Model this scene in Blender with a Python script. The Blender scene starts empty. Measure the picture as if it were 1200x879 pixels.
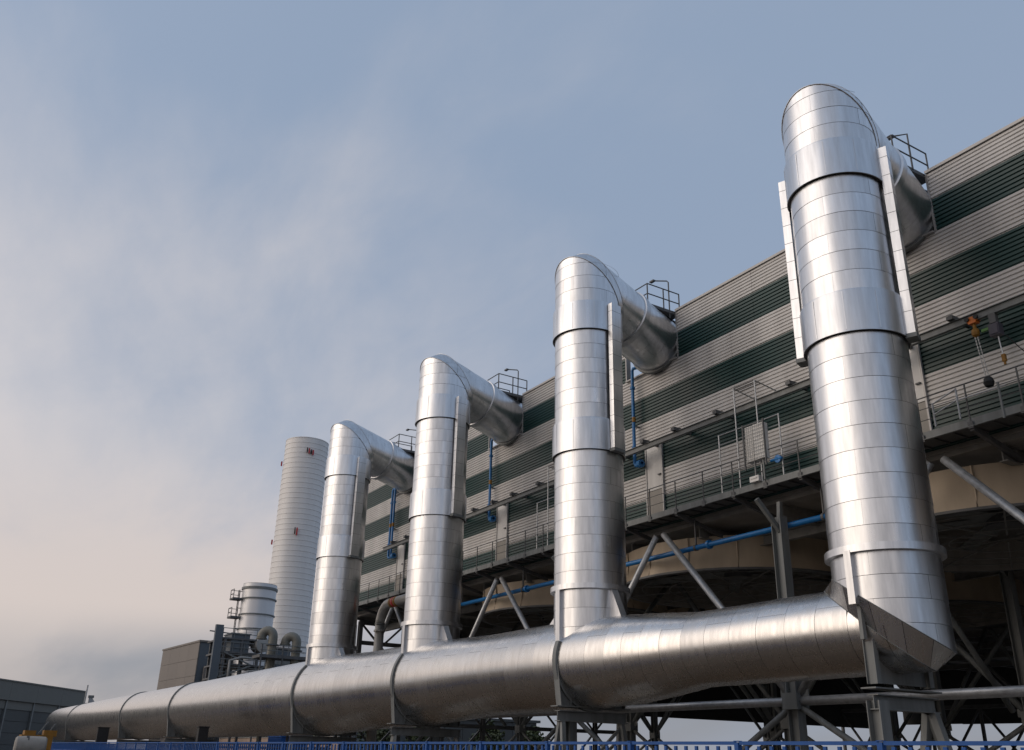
import bpy, bmesh, math, random
from mathutils import Vector, Matrix
random.seed(7)
R_ = math.radians
pi = math.pi
scene = bpy.context.scene
col = scene.collection

# ------------------------------------------------------------------ camera
cam_data = bpy.data.cameras.new("camera")
cam = bpy.data.objects.new("camera", cam_data)
col.objects.link(cam)
FW = Vector((-0.7860778, 0.4836182, 0.3849612))
RT = Vector((0.5317354, 0.8466196, 0.0221963))
UP = Vector((0.3151812, -0.2221455, 0.9226658))
cam.matrix_world = Matrix(((RT.x, UP.x, -FW.x, 14.563), (RT.y, UP.y, -FW.y, -20.066),
                           (RT.z, UP.z, -FW.z, 1.65), (0, 0, 0, 1)))
cam_data.sensor_width = 36.0
cam_data.lens = 36.0 * 1073.95 / 1200.0
cam_data.clip_start = 0.1
cam_data.clip_end = 6000
scene.camera = cam

# ------------------------------------------------------------------ light
SUN_AZ = Vector((-0.36, -0.933, 0)).normalized()
SUN_EL = R_(27)
SUN = Vector((SUN_AZ.x * math.cos(SUN_EL), SUN_AZ.y * math.cos(SUN_EL), math.sin(SUN_EL)))
sun_data = bpy.data.lights.new("sun", 'SUN')
sun_data.energy = 0.85
sun_data.angle = R_(60)
sun_data.color = (1.0, 0.84, 0.68)
sun = bpy.data.objects.new("sun", sun_data)
sun.rotation_mode = 'QUATERNION'
sun.rotation_quaternion = SUN.to_track_quat('Z', 'Y')
col.objects.link(sun)

world = bpy.data.worlds.new("World")
scene.world = world
world.use_nodes = True


def build_world():
    nt = world.node_tree
    nt.nodes.clear()
    N = nt.nodes.new
    L = nt.links.new

    def math_(op, a, b=None, c=None, clamp=False):
        n = N('ShaderNodeMath')
        n.operation = op
        n.use_clamp = clamp
        for i, v in enumerate((a, b, c)):
            if v is None:
                continue
            if isinstance(v, (int, float)):
                n.inputs[i].default_value = v
            else:
                L(v, n.inputs[i])
        return n.outputs[0]

    def mixc(f, a, b):
        n = N('ShaderNodeMix')
        n.data_type = 'RGBA'
        for s, v in ((n.inputs[0], f), (n.inputs[6], a), (n.inputs[7], b)):
            if isinstance(v, tuple):
                s.default_value = v + (1,)
            elif isinstance(v, (int, float)):
                s.default_value = v
            else:
                L(v, s)
        return n.outputs[2]

    def ramp(v, lo, hi):
        n = N('ShaderNodeMapRange')
        n.interpolation_type = 'SMOOTHSTEP'
        L(v, n.inputs[0])
        n.inputs[1].default_value = lo
        n.inputs[2].default_value = hi
        return n.outputs[0]

    out = N('ShaderNodeOutputWorld')
    bg = N('ShaderNodeBackground')
    bg.inputs[1].default_value = 0.1
    sky = N('ShaderNodeTexSky')
    sky.sky_type = 'NISHITA'
    sky.sun_disc = False
    sky.sun_elevation = SUN_EL
    sky.sun_rotation = math.atan2(SUN_AZ.x, SUN_AZ.y)
    sky.dust_density = 2.0
    tc = N('ShaderNodeTexCoord')
    nrm = N('ShaderNodeVectorMath')
    nrm.operation = 'NORMALIZE'
    L(tc.outputs['Generated'], nrm.inputs[0])
    d = nrm.outputs[0]
    sep = N('ShaderNodeSeparateXYZ')
    L(d, sep.inputs[0])
    x, y, z = sep.outputs
    dot = N('ShaderNodeVectorMath')
    dot.operation = 'DOT_PRODUCT'
    L(d, dot.inputs[0])
    dot.inputs[1].default_value = SUN
    ds = dot.outputs['Value']
    # cloud sheet coordinates: the direction projected on a high layer
    zz = math_('ADD', math_('MAXIMUM', z, 0.0), 0.22)
    cu = math_('DIVIDE', x, zz)
    cv = math_('DIVIDE', y, zz)
    comb = N('ShaderNodeCombineXYZ')
    L(cu, comb.inputs[0])
    L(cv, comb.inputs[1])
    mp = N('ShaderNodeMapping')
    mp.inputs['Rotation'].default_value = (0, 0, R_(35))
    mp.inputs['Scale'].default_value = (0.75, 1.5, 1)
    L(comb.outputs[0], mp.inputs[0])
    n1 = N('ShaderNodeTexNoise')
    n1.inputs['Scale'].default_value = 1.1
    n1.inputs['Detail'].default_value = 7
    n1.inputs['Roughness'].default_value = 0.52
    n1.inputs['Distortion'].default_value = 0.4
    L(mp.outputs[0], n1.inputs['Vector'])
    n2 = N('ShaderNodeTexNoise')
    n2.inputs['Scale'].default_value = 0.75
    n2.inputs['Detail'].default_value = 6
    n2.inputs['Distortion'].default_value = 0.3
    mp2 = N('ShaderNodeMapping')
    mp2.inputs['Location'].default_value = (3.1, 1.7, 0)
    mp2.inputs['Rotation'].default_value = (0, 0, R_(-8))
    mp2.inputs['Scale'].default_value = (0.6, 1.5, 1)
    L(comb.outputs[0], mp2.inputs[0])
    L(mp2.outputs[0], n2.inputs['Vector'])
    # pale, warm veil low down and towards the sun; blue higher up and away from it
    t = math_('ADD', math_('MULTIPLY_ADD', ds, 2.55, 0.45), math_('MULTIPLY_ADD', math_('MULTIPLY', ds, z), -3.57, math_('MULTIPLY', z, -0.87)))
    wob = math_('MULTIPLY_ADD', n1.outputs[0], 1.3, -0.74)
    wob2 = math_('MULTIPLY_ADD', n2.outputs[0], 0.6, -0.30)
    t = math_('ADD', math_('ADD', t, wob), wob2)
    n3 = N('ShaderNodeTexNoise')
    n3.inputs['Scale'].default_value = 4.2
    n3.inputs['Detail'].default_value = 9
    n3.inputs['Roughness'].default_value = 0.62
    n3.inputs['Distortion'].default_value = 0.3
    L(mp.outputs[0], n3.inputs['Vector'])
    t = math_('ADD', t, math_('MULTIPLY_ADD', n3.outputs[0], 0.32, -0.16))
    f = ramp(t, -0.10, 0.74)
    blue = mixc(ramp(z, 0.75, 0.25), (3.0, 3.85, 5.25), (3.15, 3.9, 5.2))
    c = mixc(f, blue, mixc(ramp(z, 0.34, 0.12), (6.7, 6.4, 6.5), (7.0, 6.1, 5.7)))
    c = mixc(0.9, sky.outputs[0], c)
    dark = math_('MULTIPLY_ADD', ramp(n2.outputs[0], 0.36, 0.6), 0.65, 0.35)
    bank = math_('MULTIPLY', dark, ramp(z, 0.135, 0.07))
    c = mixc(math_('MULTIPLY', bank, 0.95), c, (2.75, 3.0, 3.45))
    lowband = ramp(z, 0.10, 0.0)
    c = mixc(math_('MULTIPLY', lowband, 0.5), c, (3.3, 3.2, 3.3))
    # hazy glow of the veiled sun
    g = math_('POWER', math_('MAXIMUM', ds, 0.0), 4.0)
    gl = N('ShaderNodeVectorMath')
    gl.operation = 'SCALE'
    gl.inputs[0].default_value = (2.9, 2.55, 2.3)
    L(g, gl.inputs['Scale'])
    add = N('ShaderNodeVectorMath')
    add.operation = 'ADD'
    L(c, add.inputs[0])
    L(gl.outputs[0], add.inputs[1])
    L(add.outputs[0], bg.inputs[0])
    L(bg.outputs[0], out.inputs[0])


build_world()
scene.view_settings.view_transform = 'Standard'
scene.view_settings.look = 'None'
scene.view_settings.exposure = 0.0
scene.view_settings.gamma = 1.0

# ------------------------------------------------------------------ materials


def new_mat(name):
    m = bpy.data.materials.new(name)
    m.use_nodes = True
    nt = m.node_tree
    b = nt.nodes['Principled BSDF']
    return m, nt, b


def mat_simple(name, colr, rough=0.5, metal=0.0, noise=0.12, scale=2.0, bump=0.0, rand=0.0, streak=False, dirt=None):
    """painted / galvanised surfaces: base colour broken up by noise, roughness variation, optional runs"""
    m, nt, b = new_mat(name)
    N, L = nt.nodes.new, nt.links.new
    tc = N('ShaderNodeTexCoord')
    mp = N('ShaderNodeMapping')
    if streak:
        mp.inputs['Scale'].default_value = (1.0, 1.0, 0.12)
    L(tc.outputs['Object'], mp.inputs[0])
    n = N('ShaderNodeTexNoise')
    n.inputs['Scale'].default_value = scale
    n.inputs['Detail'].default_value = 6
    n.inputs['Roughness'].default_value = 0.6
    L(mp.outputs[0], n.inputs['Vector'])
    mx = N('ShaderNodeMix')
    mx.data_type = 'RGBA'
    lo = tuple(c * (1 - noise * 1.6) for c in colr) if dirt is None else dirt
    mx.inputs[6].default_value = lo + (1,)
    mx.inputs[7].default_value = tuple(min(1, c * (1 + noise)) for c in colr) + (1,)
    mr = N('ShaderNodeMapRange')
    mr.inputs[1].default_value = 0.3
    mr.inputs[2].default_value = 0.7
    L(n.outputs[0], mr.inputs[0])
    L(mr.outputs[0], mx.inputs[0])
    cc = mx.outputs[2]
    if rand > 0:
        oi = N('ShaderNodeObjectInfo')
        r2 = N('ShaderNodeMapRange')
        r2.inputs[3].default_value = 1 - rand
        r2.inputs[4].default_value = 1 + rand
        L(oi.outputs['Random'], r2.inputs[0])
        hv = N('ShaderNodeHueSaturation')
        L(cc, hv.inputs['Color'])
        L(r2.outputs[0], hv.inputs['Value'])
        cc = hv.outputs[0]
    L(cc, b.inputs['Base Color'])
    rr = N('ShaderNodeMapRange')
    rr.inputs[3].default_value = max(0.02, rough - 0.08)
    rr.inputs[4].default_value = min(1, rough + 0.1)
    L(n.outputs[0], rr.inputs[0])
    L(rr.outputs[0], b.inputs['Roughness'])
    b.inputs['Metallic'].default_value = metal
    if bump > 0:
        bp = N('ShaderNodeBump')
        bp.inputs['Strength'].default_value = bump
        bp.inputs['Distance'].default_value = 0.02
        L(n.outputs[0], bp.inputs['Height'])
        L(bp.outputs[0], b.inputs['Normal'])
    return m


def mat_alu(name, base=(0.69, 0.70, 0.72), rough=0.24, wave=0.35, brush=True):
    """bright rolled aluminium jacketing: each sheet differs a little, faint oil-canning and dull rain runs"""
    m, nt, b = new_mat(name)
    N, L = nt.nodes.new, nt.links.new
    tc = N('ShaderNodeTexCoord')
    oi = N('ShaderNodeObjectInfo')
    off = N('ShaderNodeVectorMath')
    off.operation = 'SCALE'
    off.inputs[0].default_value = (37.0, 61.0, 83.0)
    L(oi.outputs['Random'], off.inputs['Scale'])
    ad = N('ShaderNodeVectorMath')
    ad.operation = 'ADD'
    L(tc.outputs['Object'], ad.inputs[0])
    L(off.outputs[0], ad.inputs[1])
    big = N('ShaderNodeTexNoise')
    big.inputs['Scale'].default_value = 0.9
    big.inputs['Detail'].default_value = 2
    L(ad.outputs[0], big.inputs['Vector'])
    mp = N('ShaderNodeMapping')
    mp.inputs['Scale'].default_value = (5.0, 5.0, 0.5)
    L(ad.outputs[0], mp.inputs[0])
    st = N('ShaderNodeTexNoise')
    st.inputs['Scale'].default_value = 1.1
    st.inputs['Detail'].default_value = 4
    st.inputs['Roughness'].default_value = 0.65
    L(mp.outputs[0], st.inputs['Vector'])
    # colour: object random +- and faint runs
    r1 = N('ShaderNodeMapRange')
    r1.inputs[3].default_value = 0.92
    r1.inputs[4].default_value = 1.04
    L(oi.outputs['Random'], r1.inputs[0])
    r2 = N('ShaderNodeMapRange')
    r2.inputs[1].default_value = 0.35
    r2.inputs[2].default_value = 0.75
    r2.inputs[3].default_value = 1.05
    r2.inputs[4].default_value = 0.82
    L(st.outputs[0], r2.inputs[0])
    mu = N('ShaderNodeMath')
    mu.operation = 'MULTIPLY'
    L(r1.outputs[0], mu.inputs[0])
    L(r2.outputs[0], mu.inputs[1])
    sc = N('ShaderNodeVectorMath')
    sc.operation = 'SCALE'
    sc.inputs[0].default_value = base
    L(mu.outputs[0], sc.inputs['Scale'])
    L(sc.outputs[0], b.inputs['Base Color'])
    b.inputs['Metallic'].default_value = 1.0
    r3 = N('ShaderNodeMapRange')
    r3.inputs[1].default_value = 0.3
    r3.inputs[2].default_value = 0.75
    r3.inputs[3].default_value = rough - 0.03
    r3.inputs[4].default_value = rough + 0.07
    L(st.outputs[0], r3.inputs[0])
    wn = N('ShaderNodeTexWhiteNoise')
    wn.noise_dimensions = '1D'
    L(oi.outputs['Random'], wn.inputs['W'])
    r4 = N('ShaderNodeMath')
    r4.operation = 'MULTIPLY_ADD'
    r4.inputs[1].default_value = 0.05
    L(wn.outputs[0], r4.inputs[0])
    L(r3.outputs[0], r4.inputs[2])
    L(r4.outputs[0], b.inputs['Roughness'])
    bp = N('ShaderNodeBump')
    bp.inputs['Strength'].default_value = wave
    bp.inputs['Distance'].default_value = 0.05
    L(big.outputs[0], bp.inputs['Height'])
    L(bp.outputs[0], b.inputs['Normal'])
    return m


def mat_ground():
    m, nt, b = new_mat("packed_earth")
    N, L = nt.nodes.new, nt.links.new
    tc = N('ShaderNodeTexCoord')
    n = N('ShaderNodeTexNoise')
    n.inputs['Scale'].default_value = 0.15
    n.inputs['Detail'].default_value = 10
    L(tc.outputs['Object'], n.inputs['Vector'])
    rp = N('ShaderNodeValToRGB')
    e = rp.color_ramp.elements
    e[0].position = 0.3
    e[0].color = (0.058, 0.042, 0.029, 1)
    e[1].position = 0.7
    e[1].color = (0.13, 0.096, 0.067, 1)
    L(n.outputs[0], rp.inputs[0])
    L(rp.outputs[0], b.inputs['Base Color'])
    b.inputs['Roughness'].default_value = 0.95
    n2 = N('ShaderNodeTexNoise')
    n2.inputs['Scale'].default_value = 6
    n2.inputs['Detail'].default_value = 8
    L(tc.outputs['Object'], n2.inputs['Vector'])
    bp = N('ShaderNodeBump')
    bp.inputs['Strength'].default_value = 0.5
    bp.inputs['Distance'].default_value = 0.05
    L(n2.outputs[0], bp.inputs['Height'])
    L(bp.outputs[0], b.inputs['Normal'])
    return m


ALU = mat_alu("aluminium_jacket", rough=0.29, wave=0.045)
ALU_H = mat_alu("aluminium_jacket_main", base=(0.68, 0.665, 0.65), rough=0.23, wave=0.06)
ALU_DULL = mat_alu("aluminium_trim", base=(0.66, 0.67, 0.69), rough=0.32, wave=0.05)
STEEL = mat_simple("grey_painted_steel", (0.17, 0.18, 0.18), 0.5, 0.1, 0.2, 3.0, streak=True)
STEEL_DK = mat_simple("dark_steel", (0.10, 0.102, 0.105), 0.55, 0.1, 0.2, 2.0)
DECKST = mat_simple("deck_steel", (0.20, 0.195, 0.185), 0.6, 0.0, 0.2, 2.0)
GALV = mat_simple("galvanised_steel", (0.42, 0.43, 0.44), 0.42, 0.6, 0.15, 6.0)
BEIGE = mat_simple("beige_cladding", (0.56, 0.545, 0.525), 0.40, 0.0, 0.13, 0.7, rand=0.06, streak=True)
GREEN = mat_simple("green_cladding", (0.009, 0.046, 0.043), 0.42, 0.0, 0.10, 0.7, rand=0.06, streak=True)
FLASH = mat_simple("grey_flashing", (0.40, 0.39, 0.38), 0.4, 0.2, 0.08, 1.0)
SOFFIT = mat_simple("dark_soffit", (0.26, 0.24, 0.215), 0.8, 0, 0.2, 1.0)
TAN = mat_simple("fan_ring_shell", (0.42, 0.34, 0.25), 0.6, 0, 0.12, 1.2, streak=True, rand=0.05)
BLUE = mat_simple("blue_pipe_paint", (0.012, 0.15, 0.40), 0.35, 0, 0.12, 3.0)
FENCE = mat_simple("blue_fence_paint", (0.004, 0.075, 0.29), 0.6, 0, 0.12, 3.0)
ORANGE = mat_simple("orange_paint", (0.62, 0.15, 0.01), 0.45, 0, 0.08, 4.0)
YELLOW = mat_simple("yellow_paint", (0.27, 0.125, 0.008), 0.55, 0, 0.15, 3.0)
RED = mat_simple("red_paint", (0.50, 0.02, 0.02), 0.45, 0, 0.1, 3.0)
WHITE = mat_simple("white_paint", (0.72, 0.71, 0.69), 0.5, 0, 0.08, 2.0)
PANEL = mat_simple("translucent_panel", (0.60, 0.59, 0.57), 0.35, 0, 0.12, 1.5, streak=True)
PANEL_LOW = mat_simple("kick_panel", (0.26, 0.24, 0.21), 0.45, 0, 0.12, 2.0)
STACK = mat_simple("stack_shell", (0.74, 0.72, 0.70), 0.45, 0.05, 0.08, 0.25, streak=True)
STACK2 = mat_simple("small_stack_shell", (0.66, 0.66, 0.67), 0.36, 0.4, 0.08, 0.4, streak=True)
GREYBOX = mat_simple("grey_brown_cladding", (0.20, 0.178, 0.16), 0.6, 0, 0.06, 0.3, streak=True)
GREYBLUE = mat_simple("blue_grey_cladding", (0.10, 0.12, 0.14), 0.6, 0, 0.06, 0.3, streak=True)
SHED = mat_simple("shed_cladding", (0.15, 0.152, 0.138), 0.6, 0, 0.06, 0.3)
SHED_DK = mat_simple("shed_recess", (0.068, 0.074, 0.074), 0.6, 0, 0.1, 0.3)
BLACK = mat_simple("black_rubber", (0.015, 0.015, 0.016), 0.6, 0, 0.1, 3)
VENT = mat_simple("olive_grey_steel", (0.17, 0.165, 0.14), 0.5, 0.1, 0.15, 1.0)
PIPEGREY = mat_simple("grey_pipe", (0.33, 0.32, 0.30), 0.45, 0.2, 0.1, 1.5)
CONC = mat_simple("concrete", (0.30, 0.285, 0.26), 0.85, 0, 0.15, 1.2, bump=0.2)
SCREEN = mat_simple("wind_screen_mesh", (0.035, 0.034, 0.033), 0.9, 0, 0.15, 1.0)
GROUND = mat_ground()

# ------------------------------------------------------------------ mesh helpers


class MB:
    def __init__(self):
        self.v, self.f = [], []

    def quad_strip(self, ra, rb, closed=True):
        n = len(ra)
        for i in range(n if closed else n - 1):
            j = (i + 1) % n
            self.f.append((ra[i], ra[j], rb[j], rb[i]))

    def add(self, pts):
        s = len(self.v)
        self.v += [tuple(p) for p in pts]
        return list(range(s, s + len(pts)))

    def box(self, c, s, rot=None):
        c = Vector(c)
        pts = []
        for dz in (-.5, .5):
            for dx, dy in ((-.5, -.5), (.5, -.5), (.5, .5), (-.5, .5)):
                p = Vector((dx * s[0], dy * s[1], dz * s[2]))
                if rot is not None:
                    p = rot @ p
                pts.append(c + p)
        i = self.add(pts)
        self.f += [(i[3], i[2], i[1], i[0]), (i[4], i[5], i[6], i[7])]
        for a, b in ((0, 1), (1, 2), (2, 3), (3, 0)):
            self.f.append((i[a], i[b], i[b + 4], i[a + 4]))
        return self

    def frame(self, p, q, up=(0, 0, 1)):
        p, q = Vector(p), Vector(q)
        d = (q - p).normalized()
        u = Vector(up)
        if abs(d.dot(u)) > 0.98:
            u = Vector((0, 1, 0))
        a = d.cross(u).normalized()
        b = a.cross(d).normalized()
        return p, q, d, a, b

    def bar(self, p, q, w, h, up=(0, 0, 1)):
        p, q, d, a, b = self.frame(p, q, up)
        rings = []
        for c in (p, q):
            rings.append(self.add([c - a * w / 2 - b * h / 2, c + a * w / 2 - b * h / 2, c + a * w / 2 + b * h / 2, c - a * w / 2 + b * h / 2]))
        self.quad_strip(rings[0], rings[1])
        self.f += [tuple(reversed(rings[0])), tuple(rings[1])]
        return self

    def ibeam(self, p, q, w, h, t=0.02, up=(0, 0, 1)):
        p, q, d, a, b = self.frame(p, q, up)
        self.bar(p + b * (h / 2 - t / 2), q + b * (h / 2 - t / 2), w, t, up)
        self.bar(p - b * (h / 2 - t / 2), q - b * (h / 2 - t / 2), w, t, up)
        self.bar(p, q, t, h - 2 * t, up)
        return self

    def tube(self, p, q, r, n=10, r2=None, caps=True):
        p, q, d, a, b = self.frame(p, q)
        rings = []
        for c, rr in ((p, r), (q, r if r2 is None else r2)):
            rings.append(self.add([c + (a * math.cos(2 * pi * k / n) + b * math.sin(2 * pi * k / n)) * rr for k in range(n)]))
        self.quad_strip(rings[0], rings[1])
        if caps:
            self.f += [tuple(reversed(rings[0])), tuple(rings[1])]
        return self

    def path(self, pts, r, n=8, caps=True):
        pts = [Vector(p) for p in pts]
        ref = None
        prev = None
        for i, p in enumerate(pts):
            d = (pts[min(i + 1, len(pts) - 1)] - pts[max(i - 1, 0)]).normalized()
            if ref is None:
                ref = Vector((0, 0, 1)) if abs(d.z) < 0.9 else Vector((0, 1, 0))
            a = d.cross(ref).normalized()
            b = a.cross(d).normalized()
            ref = b
            ring = self.add([p + (a * math.cos(2 * pi * k / n) + b * math.sin(2 * pi * k / n)) * r for k in range(n)])
            if prev:
                self.quad_strip(prev, ring)
            elif caps:
                self.f.append(tuple(reversed(ring)))
            prev = ring
        if caps:
            self.f.append(tuple(prev))
        return self

    def lathe(self, o, prof, n=48, axis=(0, 0, 1), a0=0.0, a1=2 * pi, cap0=False, cap1=False):
        o = Vector(o)
        ax = Vector(axis).normalized()
        u = Vector((1, 0, 0)) if abs(ax.x) < 0.9 else Vector((0, 1, 0))
        v = ax.cross(u).normalized()
        u = v.cross(ax).normalized()
        closed = abs(a1 - a0 - 2 * pi) < 1e-6
        m = n if closed else n + 1
        prev = None
        first = None
        for r, s in prof:
            ring = self.add([o + ax * s + (u * math.cos(a0 + (a1 - a0) * k / n) + v * math.sin(a0 + (a1 - a0) * k / n)) * r for k in range(m)])
            if prev:
                self.quad_strip(prev, ring, closed)
            first = first or ring
            prev = ring
        if cap0:
            self.f.append(tuple(reversed(first)))
        if cap1:
            self.f.append(tuple(prev))
        return self

    def build(self, name, mat, parent=None, smooth=False, angle=None, stuff=False):
        me = bpy.data.meshes.new(name)
        me.from_pydata(self.v, [], self.f)
        me.materials.append(mat)
        if smooth or angle:
            me.shade_smooth()
            if angle:
                try:
                    me.set_sharp_from_angle(angle=R_(angle))
                except Exception:
                    pass
        me.update()
        o = bpy.data.objects.new(name, me)
        col.objects.link(o)
        if parent is not None:
            o.parent = parent
            w = world_loc(parent)
            o.location = -w
        if stuff:
            o['kind'] = 'stuff'
        return o


def world_loc(o):
    w = Vector((0, 0, 0))
    while o is not None:
        w = w + o.location
        o = o.parent
    return w


def thing(name, label, cat, loc=(0, 0, 0), group=None):
    o = bpy.data.objects.new(name, None)
    o.empty_display_size = 0.2
    o.location = loc
    col.objects.link(o)
    o['label'] = label
    o['category'] = cat
    if group:
        o['group'] = group
    return o


def tag(o, label, cat, group=None):
    o['label'] = label
    o['category'] = cat
    if group:
        o['group'] = group
    return o


def copy_tree(o, parent=None, loc=None):
    c = o.copy()
    col.objects.link(c)
    if parent is not None:
        c.parent = parent
    if loc is not None:
        c.location = loc
    for ch in list(o.children):
        copy_tree(ch, c)
    return c


# ------------------------------------------------------------------ jacketing sheets on a pipe
def jacket(parent, mat, O, A, U, V, r, bands, splits=3, lo=None, hi=None, lap=0.007, segs=14, name='cladding_sheet', phase=0.0, down=True, rfun=None, zfun=None, gap=0.005):
    """bands: list of (s0, s1) along axis A from O. Each band is split in `splits` sheets.
    lo(phi)/hi(phi) clip the ends (mitre cuts). Each sheet flares by `lap` where it laps over its neighbour."""
    O, A, U, V = Vector(O), Vector(A), Vector(U), Vector(V)
    wl = world_loc(parent)
    for bi, (s0, s1) in enumerate(bands):
        s0, s1 = s0 + gap, s1 - gap
        ph = phase + (bi % 2) * (0.5 * 2 * pi / splits)
        for si in range(splits):
            pa = ph + 2 * pi * si / splits
            pb = ph + 2 * pi * (si + 1) / splits - 0.0035
            verts, faces = [], []
            ok = False
            cols = []
            nors = []
            for k in range(segs + 1):
                p = pa + (pb - pa) * k / segs
                a = s0 if lo is None else max(s0, lo(p))
                b = s1 if hi is None else min(s1, hi(p))
                if b - a > 0.01:
                    ok = True
                else:
                    a = b = min(max(a, s0), s1) if lo is None or hi is None else a
                    b = a
                dirv = U * math.cos(p) + V * math.sin(p)
                sl = (0.004 * (1 - k / segs) if True else 0)   # side lap
                ra = (r if rfun is None else rfun(a))
                rb = (r if rfun is None else rfun(b))
                if down:
                    col_ = [(ra - 0.004, a), (ra + lap + sl, a), (rb + sl, b)]
                else:
                    col_ = [(ra + sl, a), (rb + lap + sl, b), (rb - 0.004, b)]
                dr = 0.0 if rfun is None else (rfun(a + 0.3) - rfun(a - 0.3)) / 0.6
                nv = (dirv - A * dr).normalized()
                nors += [tuple(nv)] * 3
                cols.append([O + A * s + dirv * q - wl + Vector((0, 0, zfun(s) if zfun else 0)) for q, s in col_])
            if not ok:
                continue
            n = 3
            for c in cols:
                verts += [tuple(x) for x in c]
            for k in range(segs):
                for j in range(n - 1):
                    faces.append((k * n + j, (k + 1) * n + j, (k + 1) * n + j + 1, k * n + j + 1))
            # side lip at the lapped end
            me = bpy.data.meshes.new(name)
            me.from_pydata(verts, [], faces)
            me.materials.append(mat)
            me.shade_smooth()
            me.update()
            me.normals_split_custom_set_from_vertices(nors)
            o = bpy.data.objects.new(name, me)
            col.objects.link(o)
            o.parent = parent


def steps(a, b, d):
    n = max(1, round((b - a) / d))
    return [(a + (b - a) * i / n, a + (b - a) * (i + 1) / n) for i in range(n)]


# ------------------------------------------------------------------ dimensions
BAY = 12.3276
RXS = [-BAY * k for k in range(4)]
RR = 1.3                       # riser radius
ZH = 4.80                      # main duct axis
WALL_Y = 4.764
WALK_Y = 3.66
ROOF = 19.85
WALL_X0, WALL_X1 = -46.0, 22.0

# ------------------------------------------------------------------ ground
g = MB()
S = 3000
nn = 24
idx = {}
for i in range(nn + 1):
    for j in range(nn + 1):
        u = (i / nn * 2 - 1)
        w = (j / nn * 2 - 1)
        idx[i, j] = g.add([(math.copysign(abs(u) ** 2.2, u) * S, math.copysign(abs(w) ** 2.2, w) * S, 0)])[0]
for i in range(nn):
    for j in range(nn):
        g.f.append((idx[i, j], idx[i + 1, j], idx[i + 1, j + 1], idx[i, j + 1]))
go = g.build("ground", GROUND)
go['kind'] = 'structure'
apron = MB()  # unseen pale slab added to bounce light up under the fan deck
apron.box((-12, 34.0, 0.02), (70, 62.0, 0.04))
ap = apron.build('bounce_apron', mat_simple("pale_bounce_slab", (0.36, 0.345, 0.32), 0.85, 0, 0.15, 0.4, bump=0.2))
ap['kind'] = 'structure'


# ------------------------------------------------------------------ main steam duct
KNOTS = [(-6.5, 1.08, 4.78), (-8.2, 1.26, 4.75), (-9.8, 1.40, 4.73), (-13.0, 1.52, 4.73), (-18.6, 1.53, 4.74), (-24.6, 1.80, 4.66), (-30.5, 1.86, 4.64), (-35.5, 2.04, 4.61), (-60, 2.06, 4.60),
         (-100, 2.16, 4.60), (-400, 2.2, 4.60)]


def header_rz(x):
    if x >= KNOTS[0][0]:
        return KNOTS[0][1], KNOTS[0][2]
    for (xa, ra, za), (xb, rb, zb) in zip(KNOTS, KNOTS[1:]):
        if xb <= x <= xa:
            t = (xa - x) / (xa - xb)
            return ra + (rb - ra) * t, za + (zb - za) * t
    return KNOTS[-1][1:]


def header_radius(x):
    return header_rz(x)[0]


def header_z(x):
    return header_rz(x)[1]


HEAD_END = -141.0
hdr = thing('main_steam_duct', 'long horizontal silver duct running low along the whole row of risers', 'duct', (0, 0, 0))
A = Vector((-1, 0, 0))
U = Vector((0, -1, 0))
V = Vector((0, 0, 1))
MIT = 0.82
MX, MZ0 = -0.54, 5.30


def low_cut(y, z):
    return (4.45 - z - 0.3 * y) / 0.75


def hdr_lo(phi):
    # mitre plane of the first corner
    return -low_cut(-1.07 * math.cos(phi), ZH + 1.07 * math.sin(phi))


bands = []
for a, b in ((-1.5, 6.5), (6.5, 8.2), (8.2, 9.8), (9.8, 18.6), (18.6, 24.6), (24.6, 30.5), (30.5, 35.5), (35.5, 47.0)):
    bands += steps(a, b, 1.03)
jacket(hdr, ALU_H, (0, 0, ZH), A, U, V, 1.07, bands, 3, lo=hdr_lo, phase=R_(28), rfun=lambda s: header_radius(-s), zfun=lambda s: header_z(-s) - ZH, down=False, lap=0.012, gap=0.011)
m = MB()
for a, b in steps(47.0, 139.2, 1.03):
    for q in range(1):
        r_ = header_radius(-a)
        m.lathe((0, 0, header_z(-a)), [(r_, a), (r_ + 0.008, b), (r_ - 0.004, b)], 40, (-1, 0, 0))
m.build('far_cladding', ALU_H, hdr, angle=40, stuff=True)
m = MB()
prof = [(2.17 * math.cos(t), 139.2 + 2.6 * math.sin(t)) for t in [R_(a) for a in range(0, 91, 9)]]
prof[-1] = (0.02, prof[-1][1])
m.lathe((0, 0, 4.6), prof, 40, (-1, 0, 0))
m.build('end_cap', ALU_H, hdr, smooth=True)
m = MB()
rings_ = []
for sx_ in (1.3, 3, 6.5, 8.2, 9.8, 13.0, 18.6, 24.6, 30.5, 35.5, 60, 100, 139):
    rr_, zz_ = header_rz(-sx_)
    rings_.append(m.add([(-sx_, (rr_ - 0.03) * math.cos(2 * pi * q / 40), zz_ + (rr_ - 0.03) * math.sin(2 * pi * q / 40)) for q in range(40)]))
for ra_, rb_ in zip(rings_, rings_[1:]):
    m.quad_strip(ra_, rb_)
m.build('inner_pipe', STEEL_DK, hdr, smooth=True)

# ------------------------------------------------------------------ risers
POS_WORDS = ['nearest, above the mitred corner of the main duct',
             'second from right, left of the wired metal box',
             'third from the right, middle left of the row',
             'farthest, standing beside the tall banded chimney']
DUCT_END = [Vector((-1.2, 4.764, 18.58)) for _ in range(4)]


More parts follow.
